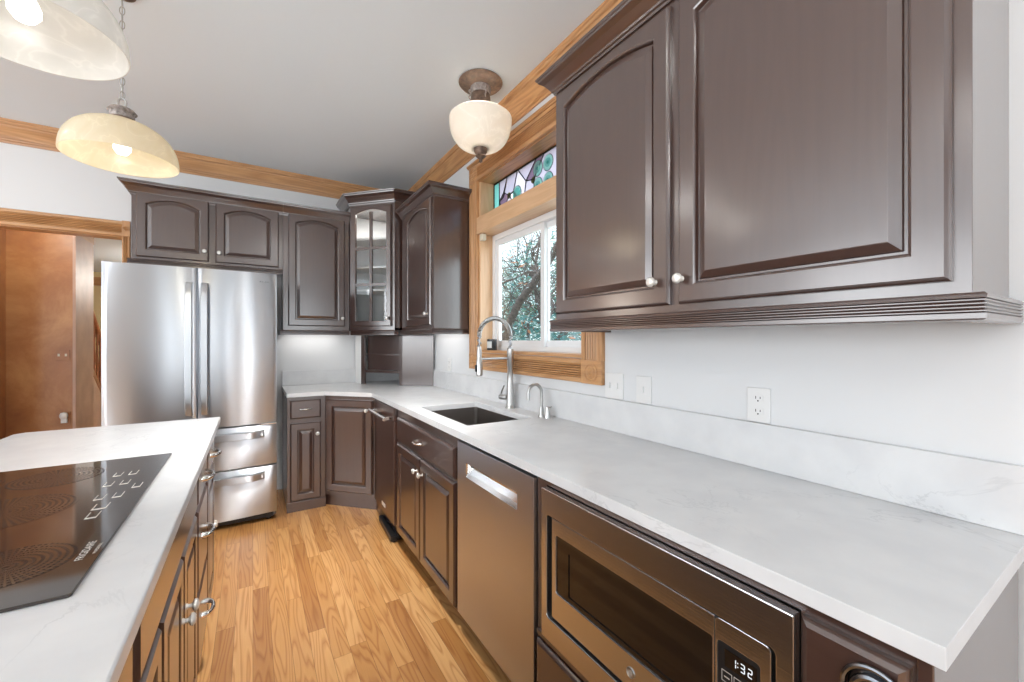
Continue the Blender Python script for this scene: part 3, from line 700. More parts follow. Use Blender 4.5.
TX, TY = 1.318, 1.80
f_ = root('filter_tap', (TX, TY, CT), 'small brushed nickel gooseneck drinking water tap right of the tall faucet', 'faucet')
MB().lathe([(.018, 0), (.018, .004), (.014, .012), (.011, .05), (.009, .055)], (TX, TY, CT), (0, 0, 1), 20).build('base', 'nickel', f_, smooth=True)
pp = [V(TX, TY, CT+.05), V(TX, TY, CT+.12)]
for i in range(13): a = i/12*PI; pp.append(V(TX-.044+.044*math.cos(a), TY-.004*i/12, CT+.130+.046*math.sin(a)))
pp.append(V(TX-.088, TY-.004, CT+.095))
MB().tube(pp, .0085, 12).build('spout', 'nickel', f_, smooth=True)
MB().lathe([(.018, 0), (.016, .01), (.011, .045), (.009, .058), (0, .060)], (TX+.006, TY-.045, CT), (0, 0, 1), 18).build('valve', 'nickel', f_, smooth=True)
MB().tube([(TX+.006, TY-.045, CT+.055), (TX+.012, TY-.075, CT+.062)], .0045, 8).build('lever', 'nickel', f_, smooth=True)

# candle on the sill
cx_, cy_ = 1.425, 2.53
cdl = root('candle_jar', (cx_, cy_, WZ0+.019), 'small dark glass candle jar with a pale label on the window sill', 'candle')
MB().lathe([(.0, 0), (.033, 0), (.035, .003), (.035, .075), (.033, .077), (.031, .075), (.031, .02), (0, .018)], (cx_, cy_, WZ0+.0195), (0, 0, 1), 28).build('jar', 'candle_glass', cdl, smooth=True)
b = MB(); L = []
for z in (.015, .060):
    L.append([V(cx_+.0356*math.cos(a), cy_+.0356*math.sin(a), WZ0+.0195+z) for a in [math.radians(165+k*8) for k in range(10)]])
R0 = [b.b.verts.new(p) for p in L[0]]; R1 = [b.b.verts.new(p) for p in L[1]]
for i in range(9): b.b.faces.new((R0[i], R0[i+1], R1[i+1], R1[i]))
lb = b.build('jar_label', 'candle_label', cdl)

# ------------------------------------------------------------------ outlets and switches on the right wall
def plate_r(name, y0, y1, z0, z1, label, cat):
    o = MB().box(RX-.0065, RX-.0005, y0, y1, z0, z1).build(name, 'white_plastic', bevel=.002, origin=(RX, (y0+y1)/2, (z0+z1)/2)); return tag(o, label, cat)
def receptacle(o, yc, zc):
    MB().plate([(a, c*1.0) for a, c in rrect(-.017, .017, -.014, .014, .010)], [], Matrix(((0, 0, -1, RX-.0065), (1, 0, 0, yc), (0, 1, 0, zc), (0, 0, 0, 1))), .0015).build('receptacle', 'white_plastic', o)
    for dy, h in ((.007, .0085), (-.007, .0065)): MB().box(RX-.0086, RX-.0079, yc+dy-.001, yc+dy+.001, zc+.001-h/2+.002, zc+h/2+.003).build('slot', 'dark_gap', o)
    MB().lathe([(.0024, 0), (.0024, .0007)], (RX-.0079, yc, zc-.0075), (-1, 0, 0), 10).build('slot', 'dark_gap', o)
o = plate_r('wall_outlet', .678, .750, 1.0765, 1.187, 'white duplex outlet above the backsplash under the nearest cabinet', 'outlet')
receptacle(o, .714, 1.153); receptacle(o, .714, 1.111)
o = plate_r('wall_outlet', 3.155, 3.225, 1.082, 1.192, 'white outlet under the far wall cabinet beside the corner cubby', 'outlet')
receptacle(o, 3.19, 1.158); receptacle(o, 3.19, 1.116)
o = plate_r('switch_plate', 1.138, 1.215, 1.0765, 1.190, 'white single-gang switch plate left of the duplex outlet', 'switch')
MB().box(RX-.014, RX-.0066, 1.172, 1.181, 1.122, 1.146).build('toggle', 'white_plastic', o, bevel=.001)
o = plate_r('switch_plate', 1.289, 1.398, 1.0765, 1.192, 'white double-gang switch plate touching the window casing corner', 'switch')
for yy in (1.322, 1.368): MB().box(RX-.014, RX-.0066, yy-.0045, yy+.0045, 1.124, 1.148).build('toggle', 'white_plastic', o, bevel=.001)

# ------------------------------------------------------------------ base cabinets
FXR = .812     # body front plane of right run, fronts stand 20 mm proud
NR = V(-1, 0, 0)
KZ = .095
def base_right(y0, y1, label, group='dark brown base cabinets', z1=.895, name='base_cabinet', x0=FXR):
    c = root(name, (1.1, (y0+y1)/2, 0), label, 'cabinet', group)
    MB().box(x0, RX-.021, y0, y1, KZ, z1).build('cabinet_body', 'cabinet_z', c)
    MB().box(x0+.055, x0+.07, y0, y1, 0, KZ-.001).build('toe_kick', 'cabinet_y', c)
    return c
# sink cabinet: fronts stand around the bowl, body kept below it
c = root('base_cabinet', (1.1, 2.22, 0), 'dark brown sink cabinet with one wide false drawer over two doors', 'cabinet', 'dark brown base cabinets')
b = MB(); b.box(FXR, FXR+.018, 1.748, 2.712, KZ, .895); b.box(FXR+.018, RX-.021, 1.748, 1.764, KZ, .895); b.box(FXR+.018, RX-.021, 2.696, 2.712, KZ, .895); b.box(FXR+.018, RX-.021, 1.764, 2.696, KZ, KZ+.018)
b.build('cabinet_body', 'cabinet_z', c)
MB().box(FXR+.055, FXR+.07, 1.748, 2.712, 0, KZ-.001).build('toe_kick', 'cabinet_y', c)
d = slab_front(c, (FXR, 2.668, .694), UL, NR, .90, .148, 'false_drawer')
bow_pull(d, (FXR-.02, 2.245, .765), V(0, 1, 0), NR)
a1 = raised_door(c, (FXR, 2.668, .098), UL, NR, .432, .578); a2 = raised_door(c, (FXR, 2.228, .098), UL, NR, .460, .578)
knob(a1, (FXR-.02, 2.275, .60), NR); knob(a2, (FXR-.02, 2.185, .60), NR)
KN1, KN2 = None, None

# dishwasher
dwx = root('dishwasher', (1.1, 1.435, 0), 'bronze-toned stainless dishwasher with a recessed pocket handle, between sink cabinet and microwave', 'dishwasher')
MB().box(.826, RX-.022, 1.140, 1.736, .06, .885).build('tub', 'dark_gap', dwx)
MB().box(.872, .885, 1.14, 1.736, 0, .059).build('toe_panel', 'black_plastic', dwx)
hy0, hy1, hz0, hz1 = 1.236, 1.652, .738, .800
Mx = Matrix(((0, 0, 1, .798), (1, 0, 0, 0), (0, 1, 0, 0), (0, 0, 0, 1)))
MB().plate(rect(1.134, 1.739, .10, .880), [rrect(hy0, hy1, hz0, hz1, .006)], Mx, .026).build('front_panel', 'appliance_steel', dwx, bevel=.0012)
b = MB()
L = [[V(.7985, y, z) for y, z in rrect(hy0, hy1, hz0, hz1, .006)], [V(.806, y, z) for y, z in rrect(hy0+.004, hy1-.004, hz0+.018, hz1-.002, .005)], [V(.818, y, z) for y, z in rrect(hy0+.006, hy1-.006, hz0+.042, hz1-.003, .004)]]
b.loops(L, cap0=False).build('pocket_handle', 'chrome', dwx)

# microwave cabinet
mc = root('microwave_cabinet', (1.1, .66, 0), 'dark brown base cabinet at the counter end, holding the built-in microwave', 'cabinet', 'dark brown base cabinets')
b = MB(); b.box(FXR, RX-.021, 1.078, 1.128, .0, .895); b.box(FXR, RX-.021, .196, .345, 0, .895)
b.box(FXR, RX-.021, .345, 1.078, KZ, .385); b.box(FXR, FXR+.02, .345, 1.078, .872, .895); b.box(1.30, RX-.021, .345, 1.078, .385, .895)
b.build('cabinet_body', 'cabinet_z', mc)
MB().box(FXR-.014, FXR, .21, 1.117, .372, .392).build('ledge_moulding', 'cabinet_y', mc, bevel=.004)
d = slab_front(mc, (FXR, 1.117, .11), UL, NR, .905, .25, 'drawer')
bow_pull(d, (FXR-.02, .66, .25), V(0, 1, 0), NR)
MB().box(.800, RX-.021, .177, .195, 0, .8965).build('end_panel', 'cabinet_z', mc, bevel=.002)
d = slab_front(mc, (FXR, .340, .40), UL, NR, .138, .470, 'side_panel')
kb = MB()
for r_, w_, dd in ((.040, .0042, .012), (.026, .0058, .016), (.009, .006, .02)):
    kb.tube([(FXR-.02-dd*.6, .236+math.cos(a/28*2*PI)*r_, .812+math.sin(a/28*2*PI)*r_) for a in range(28)], w_, 8, True)
kb.lathe([(.036, 0), (.036, .004), (.02, .007), (0, .008)], (FXR-.0185, .236, .812), NR, 24)
kb.build('ring_ornament', 'dark_metal', d, smooth=True)

# microwave
mw = root('microwave', (1.0, .71, .40), 'built-in stainless microwave with trim frame and clock reading 1:32, under the near worktop', 'microwave')
MWX = .800
def MX(x): return Matrix(((0, 0, 1, x), (1, 0, 0, 0), (0, 1, 0, 0), (0, 0, 0, 1)))
MB().plate(rect(.347, 1.076, .398, .869), [rrect(.376, 1.050, .470, .792, .012)], MX(MWX-.012), .023).build('trim_frame', 'microwave_steel', mw, bevel=.002)
MB().box(.840, 1.25, .36, 1.06, .41, .86).build('case', 'black_plastic', mw)
MB().box(.828, .838, .352, 1.07, .405, .862).build('recess_back', 'dark_gap', mw)
dY0, dY1, dZ0, dZ1 = .4945, 1.030, .478, .786
dm = MB().plate(rect(dY0, dY1, dZ0, dZ1), [rrect(dY0+.004, 1.010, .562, .740, .006)], MX(MWX-.006), .028).build('door', 'microwave_steel', mw, bevel=.0015)
MB().plate(rect(dY0+.0045, 1.0095, .5625, .7395), [rrect(dY0+.05, .955, .575, .705, .004)], MX(MWX-.002), .006).build('door_glass', 'dark_window_glass', dm)
MB().box(MWX+.001, MWX+.005, dY0+.045, .96, .572, .708).build('inner_screen', 'dark_window_glass', dm)
MB().lathe([(.0125, 0), (.0125, .0025), (.0108, .003), (.0102, .002), (0, .002)], (MWX-.0058, .712, .520), NR, 28).build('badge', 'nickel', dm, smooth=True)
bd = MB()
for k in range(3):
    a0 = k*2.09
    bd.tube([(MWX-.0082, .712+math.cos(a0+q*.35)*(.003+q*.0006), .520+math.sin(a0+q*.35)*(.003+q*.0006)) for q in range(8)], .0006, 5)
bd.build('badge_monogram', 'etched', dm)
cp = MB().plate(rrect(.386, .4925, dZ0, dZ1, .010), [rrect(.405, .488, .500, .742, .008)], MX(MWX-.006), .028).build('control_panel', 'microwave_steel', mw, bevel=.0015)
MB().box(MWX-.003, MWX+.006, .4055, .4875, .5005, .7415).build('keypad', 'black_plastic', cp)
MB().box(MWX-.0036, MWX-.0030, .412, .474, .696, .730).build('display', 'dark_window_glass', cp)
# seven-segment clock 1:32
SEG = {'1': 'bc', '3': 'abgcd', '2': 'abged'}
def seg(y, ch, b, w=.0088, h=.017, s=.0017):
    zc_ = .713; x0, x1 = MWX-.0043, MWX-.0037
    def bx(ya, yb, za, zb): b.box(x0, x1, min(ya, yb), max(ya, yb), za, zb)
    for q in SEG[ch]:
        if q == 'a': bx(y-s*.6, y-w+s*.6, zc_+h/2-s, zc_+h/2)
        if q == 'g': bx(y-s*.6, y-w+s*.6, zc_-s/2, zc_+s/2)
        if q == 'd': bx(y-s*.6, y-w+s*.6, zc_-h/2, zc_-h/2+s)
        if q == 'b': bx(y-w, y-w+s, zc_+s*.6, zc_+h/2-s*.6)
        if q == 'c': bx(y-w, y-w+s, zc_-h/2+s*.6, zc_-s*.6)
        if q == 'e': bx(y, y-s, zc_-h/2+s*.6, zc_-s*.6)
        if q == 'f': bx(y, y-s, zc_+s*.6, zc_+h/2-s*.6)
b = MB(); seg(.4595, '1', b); seg(.4425, '3', b); seg(.4285, '2', b)
for zz in (.709, .7165): b.box(MWX-.0043, MWX-.0037, .4465, .4482, zz, zz+.0017)
b.build('clock_digits', 'led', cp)
for r_ in range(5):
    for k in range(3):
        y1 = .480-k*.0245; z1 = .686-r_*.034
        b = MB()
        for (ya, yb, za, zb) in ((y1-.021, y1, z1-.001, z1), (y1-.021, y1, z1-.022, z1-.021), (y1-.001, y1, z1-.021, z1-.001), (y1-.021, y1-.020, z1-.021, z1-.001), (y1-.016, y1-.005, z1-.0125, z1-.0105)):
            b.box(MWX-.0036, MWX-.0031, ya, yb, za, zb)
        b.build('button', 'etched', cp)

# trash compactor
tr = root('trash_compactor', (1.05, 2.95, 0), 'narrow dark-panelled trash compactor with a chrome towel-bar handle near the corner', 'trash compactor')
MB().box(.818, RX-.022, 2.718, 3.168, .03, .893).build('case', 'black_plastic', tr)
MB().box(.792, .817, 2.722, 3.164, .115, .800).build('front_panel', 'cabinet_z', tr, bevel=.004)
MB().box(.790, .817, 2.722, 3.164, .804, .888).build('upper_panel', 'cabinet_y', tr, bevel=.004)
b = MB(); b.tube([(.735, 2.735, .822), (.735, 3.151, .822)], .014, 14)
for yy in (2.76, 3.126): b.box(.735, .7895, yy-.013, yy+.013, .812, .832)
b.build('towel_bar_handle', 'chrome', tr, bevel=.002)
MB().box(.7895, .7917, 2.93, 3.02, .16, .185).build('badge', 'etched', tr, bevel=.001)
MB().prism([(.770, 2.722), (.84, 2.722), (.84, 3.10), (.788, 3.10)], .012, .05).build('foot_pedal', 'black_plastic', tr, bevel=.006)
for yy in (2.745, 2.80): MB().lathe([(.022, -.012), (.022, .012)], (.80, yy, .0225), (0, 1, 0), 16).build('caster', 'black_plastic', tr)

# diagonal corner base cabinet
dc = root('corner_base_cabinet', (1.0, 3.8, 0), 'dark brown diagonal base cabinet in the corner with one raised-panel door', 'cabinet', 'dark brown base cabinets')
A_, B_ = V(.502, 3.632, 0), V(.812, 3.318, 0)
MB().prism([(A_.x, A_.y), (B_.x, B_.y), (.812, 3.172), (RX-.021, 3.172), (RX-.021, BY-.021), (A_.x, BY-.021)], KZ, .896).build('cabinet_body', 'cabinet_z', dc)
kx = (B_-A_).normalized(); kn = V(kx.y, -kx.x, 0); kl = (B_-A_).length
Ao = A_-kn*.025; Bo = B_-kn*.025
MB().prism([(A_.x+.001, Ao.y+.02), (Bo.x, Bo.y), (Bo.x+.0, 3.172), (Bo.x+.02, 3.172), (Bo.x+.02, Bo.y+.01), (A_.x+.03, Ao.y+.05)], 0, KZ-.001).build('toe_kick', 'cabinet_x', dc)
d = raised_door(dc, A_+kx*.012+Z*.13, kx, kn, kl-.024, .735)
knob(d, A_+kx*(kl-.05)+Z*.79+kn*.02, kn)

# narrow drawer base beside the refrigerator
nb = root('base_cabinet', (.36, 3.9, 0), 'narrow dark brown cabinet with one drawer and a slim door beside the refrigerator', 'cabinet', 'dark brown base cabinets')
MB().box(.226, .500, 3.632, BY-.021, 0.0, .896).build('cabinet_body', 'cabinet_z', nb, bevel=.001)
d = slab_front(nb, (.246, 3.632, .725), UXX, F, .218, .145, 'drawer'); bow_pull(d, (.352, 3.612, .80), UXX, F, .08)
d = raised_door(nb, (.246, 3.632, .085), UXX, F, .218, .605, fr=.052); knob(d, (.437, 3.612, .60), F)
MB().box(.222, .502, 3.622, 3.631, 0, .075).build('base_board', 'cabinet_x', nb, bevel=.002)

# ------------------------------------------------------------------ refrigerator
fg = root('refrigerator', (-.31, 3.85, 0), 'stainless french-door refrigerator with two bottom drawers beside the opening', 'refrigerator')
fx0, fx1 = -.800, .152; fyb = 3.585
MB().box(fx0+.004, fx1-.004, fyb, 4.20, .03, 1.815).build('case', 'dark_metal', fg, bevel=.003)
def bowed(x0, x1, z0, z1, name, bulge=.022, side='both', y0=3.508):
    b = MB(); L = []; K = 18
    front = []
    for i in range(K+1):
        t = i/K; e = 2*t-1; yy = y0 - 0*t + bulge*(abs(e)**2.4)
        if side == 'l': e2 = 1-t; yy = y0 + bulge*.25*(max(0, e2)**3) + .006*t**8
        if side == 'r': e2 = t; yy = y0 + bulge*1.3*(max(0, e2)**3) + .006*(1-t)**8
        front.append((x0+(x1-x0)*t, yy))
    poly = front+[(x1, fyb-.003), (x0, fyb-.003)]
    b.prism(poly, z0, z1)
    o = b.build(name, 'fridge_steel', fg, bevel=.0015)
    for f in o.data.polygons:
        if abs(f.normal.z) < .5 and f.normal.y < -.5: f.use_smooth = True
    return o
sx_ = -.322
dL = bowed(fx0, sx_-.004, .732, 1.832, 'door', side='l'); dR = bowed(sx_+.004, fx1, .732, 1.832, 'door', side='r')
w1 = bowed(fx0, fx1, .428, .722, 'drawer', bulge=.03); w2 = bowed(fx0, fx1, .07, .418, 'drawer', bulge=.03)
def vhandle(p, x):
    b = MB(); L = []
    for i in range(21):
        t = i/20; z = .835+.895*t; o = .012+.045*min(1, min(t, 1-t)*9)**.5
        L.append([V(x-.021, 3.506-o, z), V(x-.017, 3.494-o, z), V(x+.017, 3.494-o, z), V(x+.021, 3.506-o, z), V(x+.014, 3.510-o, z), V(x-.014, 3.510-o, z)])
    b.loops(L)
    for z in (.87, 1.695): b.box(x-.012, x+.012, 3.47, 3.512, z-.018, z+.018)
    h = b.build('handle', 'fridge_steel', p, smooth=True)
vhandle(dL, sx_-.042); vhandle(dR, sx_+.042)
for p, z in ((w1, .662), (w2, .358)):
    b = MB(); L = []
    for i in range(21):
        t = i/20; x = fx0+.08+(fx1-fx0-.16)*t; o = .036*min(1, min(t, 1-t)*10)**.5; bo = .03*abs(2*t-1)**2.4
        L.append([V(x, 3.506-o-yy+bo*0, z+zz) for yy, zz in ((0, .027), (.012, .022), (.012, -.022), (0, -.027), (-.006, -.016), (-.006, .016))])
    b.loops(L)
    for x in (fx0+.11, fx1-.11): b.box(x-.02, x+.02, 3.48, 3.53, z-.012, z+.012)
    b.build('handle', 'fridge_steel', p, smooth=True)
b = MB()
for k, w_ in enumerate((.010, .006, .012, .008)): b.box(.042+k*.016, .042+k*.016+w_, 3.519+.0012*k, 3.526, 1.7655, 1.7695)
b.build('brand_mark', 'dark_metal', dR)
MB().box(fx0+.02, fx1-.02, 3.56, 3.59, .028, .066).build('base_grille', 'black_plastic', fg)
for x in (fx0+.06, fx1-.05): MB().lathe([(.022, -.015), (.024, 0), (.022, .015)], (x, 3.60, .024), (1, 0, 0), 16).build('roller', 'black_plastic', fg)
for x in (fx1-.06,): MB().box(x-.05, x+.055, 3.515, 3.58, .7225, .7315).build('hinge', 'chrome', fg, bevel=.001)

# ------------------------------------------------------------------ island
il = root('kitchen_island', (-.52, 1.35, 0), 'dark brown kitchen island cabinets with drawers and doors facing the aisle', 'kitchen island')
IX = -.190; NI = V(1, 0, 0); UI = V(0, 1, 0)
MB().box(-.858, IX, .02, 2.655, KZ, .897).build('cabinet_body', 'cabinet_z', il)
MB().box(-.80, IX-.06, .05, 2.62, 0, KZ-.001).build('toe_kick', 'cabinet_y', il)
def ifront(y0, y1, z0, z1, kind):
    if kind == 'slab': return slab_front(il, (IX, y0, z0), UI, NI, y1-y0, z1-z0, 'drawer')
    return raised_door(il, (IX, y0, z0), UI, NI, y1-y0, z1-z0)
ifront(.10, .925, .727, .872, 'slab'); d = ifront(.10, .505, .105, .712, 'door'); knob(d, (IX+.02, .47, .60), NI); d = ifront(.515, .925, .105, .712, 'door'); knob(d, (IX+.02, .55, .60), NI)
ifront(.962, 1.862, .727, .872, 'slab')
ifront(.962, 1.180, .105, .712, 'door')
d = ifront(1.195, 1.517, .105, .712, 'door'); knob(d, (IX+.02, 1.485, .543), NI, .0175)
d = ifront(1.528, 1.862, .105, .712, 'door'); knob(d, (IX+.02, 1.562, .543), NI, .0175)
for z0, z1 in ((.727, .872), (.405, .712), (.105, .390)):
    d = ifront(1.895, 2.245, z0, z1, 'slab'); bow_pull(d, (IX+.02, 2.055, (z0+z1)/2 + (.0 if z0 > .7 else .02)), UI, NI, .10, .034, .0065)
d = ifront(2.275, 2.630, .727, .872, 'slab'); bow_pull(d, (IX+.02, 2.44, .80), UI, NI, .10, .034, .0065)
d = ifront(2.275, 2.630, .105, .712, 'door'); knob(d, (IX+.02, 2.315, .50), NI, .0175)
it = MB().prism([(-.148, .0), (-.148, 2.705), (-.862, 2.705), (-.892, 2.675), (-.892, .0)], CT-.032, CT).build('island_countertop', 'white_quartz', bevel=.004, seg=3)
tag(it, 'white quartz island worktop with faint grey veins around the cooktop', 'countertop')
# cooktop
ck = root('cooktop', (-.52, 1.42, CT), 'black glass electric cooktop set into the island worktop', 'cooktop')
cx0, cx1, cy0, cy1 = -.785, -.247, .932, 1.906
MB().prism(rrect(cx0, cx1, cy0, cy1, .006, 3), CT+.0005, CT+.006).build('glass_surface', 'cooktop_glass', ck, bevel=.0012)
for bx_, by_, br in ((-.49, 1.74, .10), (-.50, 1.45, .125), (-.375, 1.10, .09), (-.69, 1.76, .085), (-.66, 1.14, .105)):
    if not br: continue
    o = MB().lathe([(br, CT+.0062), (br, CT+.0064)], (bx_, by_, 0), (0, 0, 1), 48).build('burner', 'burner_print', ck)
    # keep the printed pattern centred on the burner
    off = V(bx_, by_, 0)-root_loc(ck)
    for v_ in o.data.vertices: v_.co -= V(off.x, off.y, 0)
    o.location = V(off.x, off.y, 0)
zt = CT+.0062
def ptext(txt, loc, size, rotz, parent, mat, name):
    cu = bpy.data.curves.new(name, 'FONT'); cu.body = txt; cu.size = size; cu.extrude = .00005
    o = bpy.data.objects.new(name, cu); COL.objects.link(o); bpy.context.view_layer.update()
    me = bpy.data.meshes.new_from_object(o); bpy.data.objects.remove(o)
    M = Matrix.Translation(loc) @ Matrix.Rotation(rotz, 4, 'Z'); me.transform(M)
    off = root_loc(parent)
    for v_ in me.vertices: v_.co -= off
    me.materials.clear(); me.materials.append(MAT[mat]); q = bpy.data.objects.new(name, me); COL.objects.link(q); q.parent = parent
    return q
ptext('FRIGIDAIRE', (-.268, 1.065, zt+.0002), .017, PI/2, ck, 'etched', 'brand_lettering')
ptext('PROFESSIONAL', (-.255, 1.085, zt+.0002), .007, PI/2, ck, 'etched', 'small_lettering')
for k, (yy, xx, w_) in enumerate(((1.30, -.315, .022), (1.36, -.315, .03), (1.44, -.335, .02), (1.44, -.300, .02), (1.56, -.345, .02), (1.56, -.31, .02), (1.66, -.345, .02), (1.66, -.31, .02), (1.51, -.275, .02))):
    b = MB(); b.box(xx-w_*.45, xx+w_*.45, yy, yy+.008, zt, zt+.0004)
    b.box(xx-w_*.45, xx-w_*.38, yy+.008, yy+.045, zt, zt+.0004); b.box(xx+w_*.38, xx+w_*.45, yy+.008, yy+.045, zt, zt+.0004)
    b.build('control_mark', 'etched', ck)

MB().box(-.385, -.258, 1.27, 1.74, zt-.0001, zt+.0002).build('control_zone', 'burner_print', ck) if False else None

# ------------------------------------------------------------------ pendants and ceiling light
def bulb_light(name, loc, power, col=(1, .90, .74), r=.03):
    l = bpy.data.lights.new(name, 'POINT'); l.energy = power; l.color = col; l.shadow_soft_size = r
    o = bpy.data.objects.new(name, l); COL.objects.link(o); o.location = loc; return o
def shade_profile(R, H, th=.004, p=2.0):
    out = []
    for i in range(15):
        t = i/14; out.append((.035+(R-.035)*math.sin(t*PI/2), H*math.cos(t*PI/2)**.88 if t < 1 else 0))
    inn = [(max(.03, r-th), max(0, h-th)) for r, h in out][::-1]
    return out+[(R-.001, -.003), (R-th, -.002)]+inn
def chain(parent, x, y, z0, z1):
    b = MB(); z = z0; k = 0; Lk = .036
    while z < z1-.01:
        pts = []
        for i in range(14):
            a = i/14*2*PI; dx = math.sin(a)*.0085; dz = math.cos(a)*Lk/2
            pts.append(V(x+(dx if k % 2 == 0 else 0), y+(dx if k % 2 else 0), z+Lk/2+dz))
        b.tube(pts, .0019, 6, True); z += Lk-.0055; k += 1
    b.tube([(x+.002, y+.003, z0), (x-.001, y+.002, (z0+z1)/2), (x, y, z1)], .0022, 6)
    return b.build('chain', 'nickel', parent, smooth=True)
def pendant(x, y, z, mat, label, power, col):
    p = root('pendant_lamp', (x, y, z), label, 'pendant lamp', 'pendants over the island')
    s_ = MB().lathe(shade_profile(.194, .162), (x, y, z), (0, 0, 1), 64, open_=True)
    b = s_; 
    s_.build('glass_shade', mat, p, smooth=True)
    MB().lathe([(.0, .152), (.070, .153), (.073, .159), (.058, .168), (.046, .172), (.046, .177), (0, .177)], (x, y, z), (0, 0, 1), 28).build('shade_holder', 'antique_bronze', p, smooth=True)
    MB().lathe([(0, .175), (.038, .176), (.042, .186), (.041, .200), (.050, .208), (.040, .220), (.014, .230), (0, .230)], (x, y, z), (0, 0, 1), 28).build('scroll_cap', 'bronze_scroll', p, smooth=True)
    b = MB(); b.tube([V(x+.013*math.sin(i/14*2*PI), y, z+.246+.022*math.cos(i/14*2*PI)) for i in range(14)], .004, 8, True); b.build('loop', 'nickel', p, smooth=True)
    chain(p, x, y, z+.262, CZ-.008)
    MB().lathe([(.0, 0), (.045, 0), (.045, -.003), (.035, -.009), (.012, -.012), (0, -.012)], (x, y, CZ-.0005), (0, 0, 1), 28).build('canopy', 'antique_bronze', p, smooth=True)
    bb = MB().lathe([(0, .0), (.018, .006), (.029, .022), (.030, .036), (.022, .058), (.014, .072), (.014, .10), (0, .10)], (x, y, z+.022), (0, 0, 1), 20).build('bulb', 'bulb_glow', p, smooth=True)
    bulb_light('pendant_bulb_light', (x, y, z-.012), power, col)
pendant(-.48, 2.40, 2.118, 'alabaster_warm', 'cream alabaster glass pendant hanging by the far end of the island', 1.2, (1, .88, .68))
pendant(-.48, 1.50, 2.105, 'alabaster_white', 'white alabaster glass pendant cut off at the top left corner', .9, (1, .95, .88))

fl = root('ceiling_lamp', (1.124, 2.13, CZ), 'bronze semi-flush ceiling lamp with a frosted bowl above the sink', 'ceiling lamp')
fx_, fy_ = 1.124, 2.13
MB().lathe([(0, 0), (.120, 0), (.127, -.008), (.116, -.020), (.088, -.030), (.062, -.034), (0, -.034)], (fx_, fy_, CZ-.0005), (0, 0, 1), 40).build('canopy', 'antique_bronze', fl, smooth=True)
MB().lathe([(.056, -.030), (.060, -.040), (.055, -.075), (0, -.075)], (fx_, fy_, CZ), (0, 0, 1), 32).build('scroll_neck', 'bronze_scroll', fl, smooth=True)
MB().lathe([(0, -.074), (.052, -.075), (.056, -.080), (.062, -.190), (.060, -.205), (0, -.205)], (fx_, fy_, CZ), (0, 0, 1), 32).build('neck', 'antique_bronze', fl, smooth=True)
b = MB()
for k in range(3):
    a = k*2.094+.5; px, py = fx_+.062*math.cos(a), fy_+.062*math.sin(a)
    b.tube([V(px+.006*math.sin(q/10*2*PI)*math.cos(a), py+.006*math.sin(q/10*2*PI)*math.sin(a), CZ-.045-.07*q/20) for q in range(21)], .004, 6)
b.build('scroll_bracket', 'bronze_scroll', fl, smooth=True)
bowl = []
for i in range(17):
    t = i/16; a = t*PI/2; bowl.append((.04+(.181-.04)*math.cos(a)**.72 if t < 1 else .04, -.222-.168*math.sin(a)**1.0))
inn = [(max(.03, r-.005), h+.005) for r, h in bowl][::-1]
MB().lathe([(.06, -.196), (.12, -.197), (.168, -.204), (.180, -.214)]+bowl+inn, (fx_, fy_, CZ), (0, 0, 1), 56, open_=True).build('glass_bowl', 'alabaster_bowl', fl, smooth=True)
MB().lathe([(0, -.372), (.050, -.374), (.054, -.380), (.042, -.380), (.038, -.406), (.028, -.424), (.030, -.432), (.015, -.444), (.008, -.452), (.011, -.462), (0, -.472)], (fx_, fy_, CZ), (0, 0, 1), 28).build('finial', 'antique_bronze', fl, smooth=True)
bulb_light('ceiling_lamp_light', (fx_, fy_, CZ-.31), 10, (1, .94, .84), .035)
# unseen lights added past the opening to light the plaster walls and hall
bulb_light('dining_unseen_light', (-2.9, 4.75, 1.9), 30, (1, .93, .82), .15)
bulb_light('dining_unseen_light', (-1.46, 4.6, 2.30), 7, (1, .93, .82), .06)  # stands for the lamp mirrored in the cooktop glass
bulb_light('hall_fill_light', (-.6, 7.2, 2.1), 55, (1, .95, .88), .15)

# ------------------------------------------------------------------ garden outside the window
struct(MB().box(1.6, 30, -12, 30, -.6, -.5).build('ground', 'grass'))
def foliage(c, rx, ry, rz, n, mat, size, seed, parent, name='foliage'):
    rnd = random.Random(seed); b = MB()
    for i in range(n):
        while True:
            p = V(rnd.uniform(-1, 1), rnd.uniform(-1, 1), rnd.uniform(-1, 1))
            if .25 < p.length < 1: break
        q = V(c[0]+p.x*rx, c[1]+p.y*ry, c[2]+p.z*rz); a = V(rnd.gauss(0, 1), rnd.gauss(0, 1), rnd.gauss(0, 1)).normalized(); e = a.orthogonal().normalized()
        s = size*rnd.uniform(.5, 1.3); w = a.cross(e)
        vs = [b.b.verts.new(q+a*s), b.b.verts.new(q+e*s*.35), b.b.verts.new(q-a*s), b.b.verts.new(q-e*s*.35)]
        b.b.faces.new(vs)
    o = b.build(name, mat, parent); return o
def branches(base, h, seed, parent, lean=(0, 0), r=.09, depth=4, name='branches'):
    rnd = random.Random(seed); b = MB()
    def grow(p, d, L, r_, k):
        pts = [p]; q = p.copy(); dd = d.copy()
        for i in range(4): dd = (dd+V(rnd.gauss(0, .16), rnd.gauss(0, .16), rnd.gauss(0, .1))).normalized(); q = q+dd*L/4; pts.append(q.copy())
        b.tube(pts, [r_*(1-.13*i) for i in range(5)], 6)
        if k:
            for j_ in range(4 if k > 1 else 5):
                at = pts[rnd.randint(1, 4)]; nd = (dd+V(rnd.gauss(0, .75), rnd.gauss(0, .75), rnd.gauss(.15, .45))).normalized(); grow(at, nd, L*.66, r_*.48, k-1)
    grow(V(*base), V(lean[0], lean[1], 1).normalized(), h, r, depth); return b.build(name, 'bark', parent)
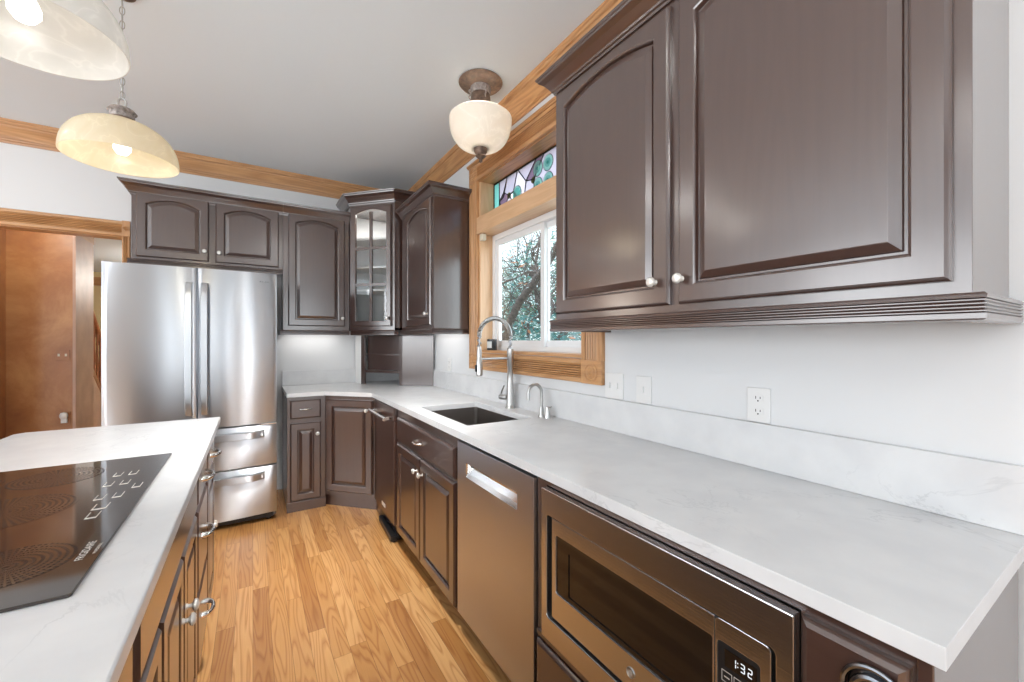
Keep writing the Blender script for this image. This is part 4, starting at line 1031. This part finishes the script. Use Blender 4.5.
t = root('garden_tree', (4.6, 6.1, -.5), 'leaning bare dark-trunked tree seen through the left window sash', 'tree')
branches((4.7, 7.4, -.5), 2.6, 3, t, (-.1, -.75), .13, 4, 'trunk_and_branches'); foliage((4.4, 5.6, 2.6), 1.6, 1.8, 1.6, 1600, 'leaf_pale', .035, 5, t); 
o = foliage((4.3, 5.6, 1.9), 1.4, 1.8, 1.2, 130, 'leaf_orange', .06, 15, t, 'autumn_leaves')
MB().tube([(3.62, 6.10, -.5), (3.60, 6.0, .6), (3.62, 5.95, 1.50), (3.60, 5.5, 1.95), (3.62, 4.85, 2.40), (3.60, 4.20, 2.95), (3.7, 3.5, 3.5)], [.085, .08, .075, .06, .055, .045, .03], 12).build('leaning_limb', 'bark', t, smooth=True)
t = root('evergreen_shrub', (4.4, 4.0, -.5), 'blue-green evergreen shrub low outside the right window sash', 'shrub')
branches((4.6, 4.3, -.5), 1.2, 9, t, (0, 0), .05, 3, 'stems'); foliage((4.6, 4.4, .6), 1.3, 1.5, 1.15, 5200, 'leaf_teal', .055, 7, t)
t = root('evergreen_shrub', (5.8, 6.4, -.5), 'blue-green evergreen shrub low outside the left window sash', 'shrub')
branches((5.6, 6.9, -.5), 1.2, 19, t, (0, 0), .05, 3, 'stems'); foliage((5.6, 6.9, .7), 1.6, 1.9, 1.3, 5200, 'leaf_teal', .06, 17, t)
t = root('autumn_shrub', (3.6, 5.2, -.5), 'orange-leaved autumn shrub at the foot of the left window sash', 'shrub')
branches((3.6, 5.2, -.5), .9, 29, t, (0, 0), .03, 3, 'stems'); foliage((3.6, 5.2, .55), .6, .9, .62, 420, 'leaf_orange', .045, 27, t); foliage((3.6, 5.2, .6), .7, 1.0, .7, 900, 'leaf_green', .04, 28, t)

for i_, (tx, ty, h_, m1, m2) in enumerate(((11, 13.0, 4.2, 'leaf_green', 'leaf_teal'), (12.5, 19.2, 4.6, 'leaf_teal', 'leaf_pale'), (9.0, 6.8, 3.8, 'leaf_teal', 'leaf_green'), (14.5, 25.5, 5.0, 'leaf_green', 'leaf_pale'))):
    t = root('background_tree', (tx, ty, -.5), ('dense green tree of the far row, right of centre through the window', 'teal and pale tree of the far row seen through the left sash', 'teal tree of the far row behind the cabinet edge', 'far pale green tree at the left of the window view')[i_], 'tree', 'far trees outside the window')
    branches((tx, ty, -.5), h_, 40+i_, t, (0, 0), .16, 3, 'trunk_and_branches')
    foliage((tx, ty, h_*.60), 2.6, 3.0, h_*.85, 3600, m1, .13, 50+i_, t); foliage((tx, ty, h_*.66), 2.7, 3.1, h_*.85, 2600, m2, .12, 70+i_, t)
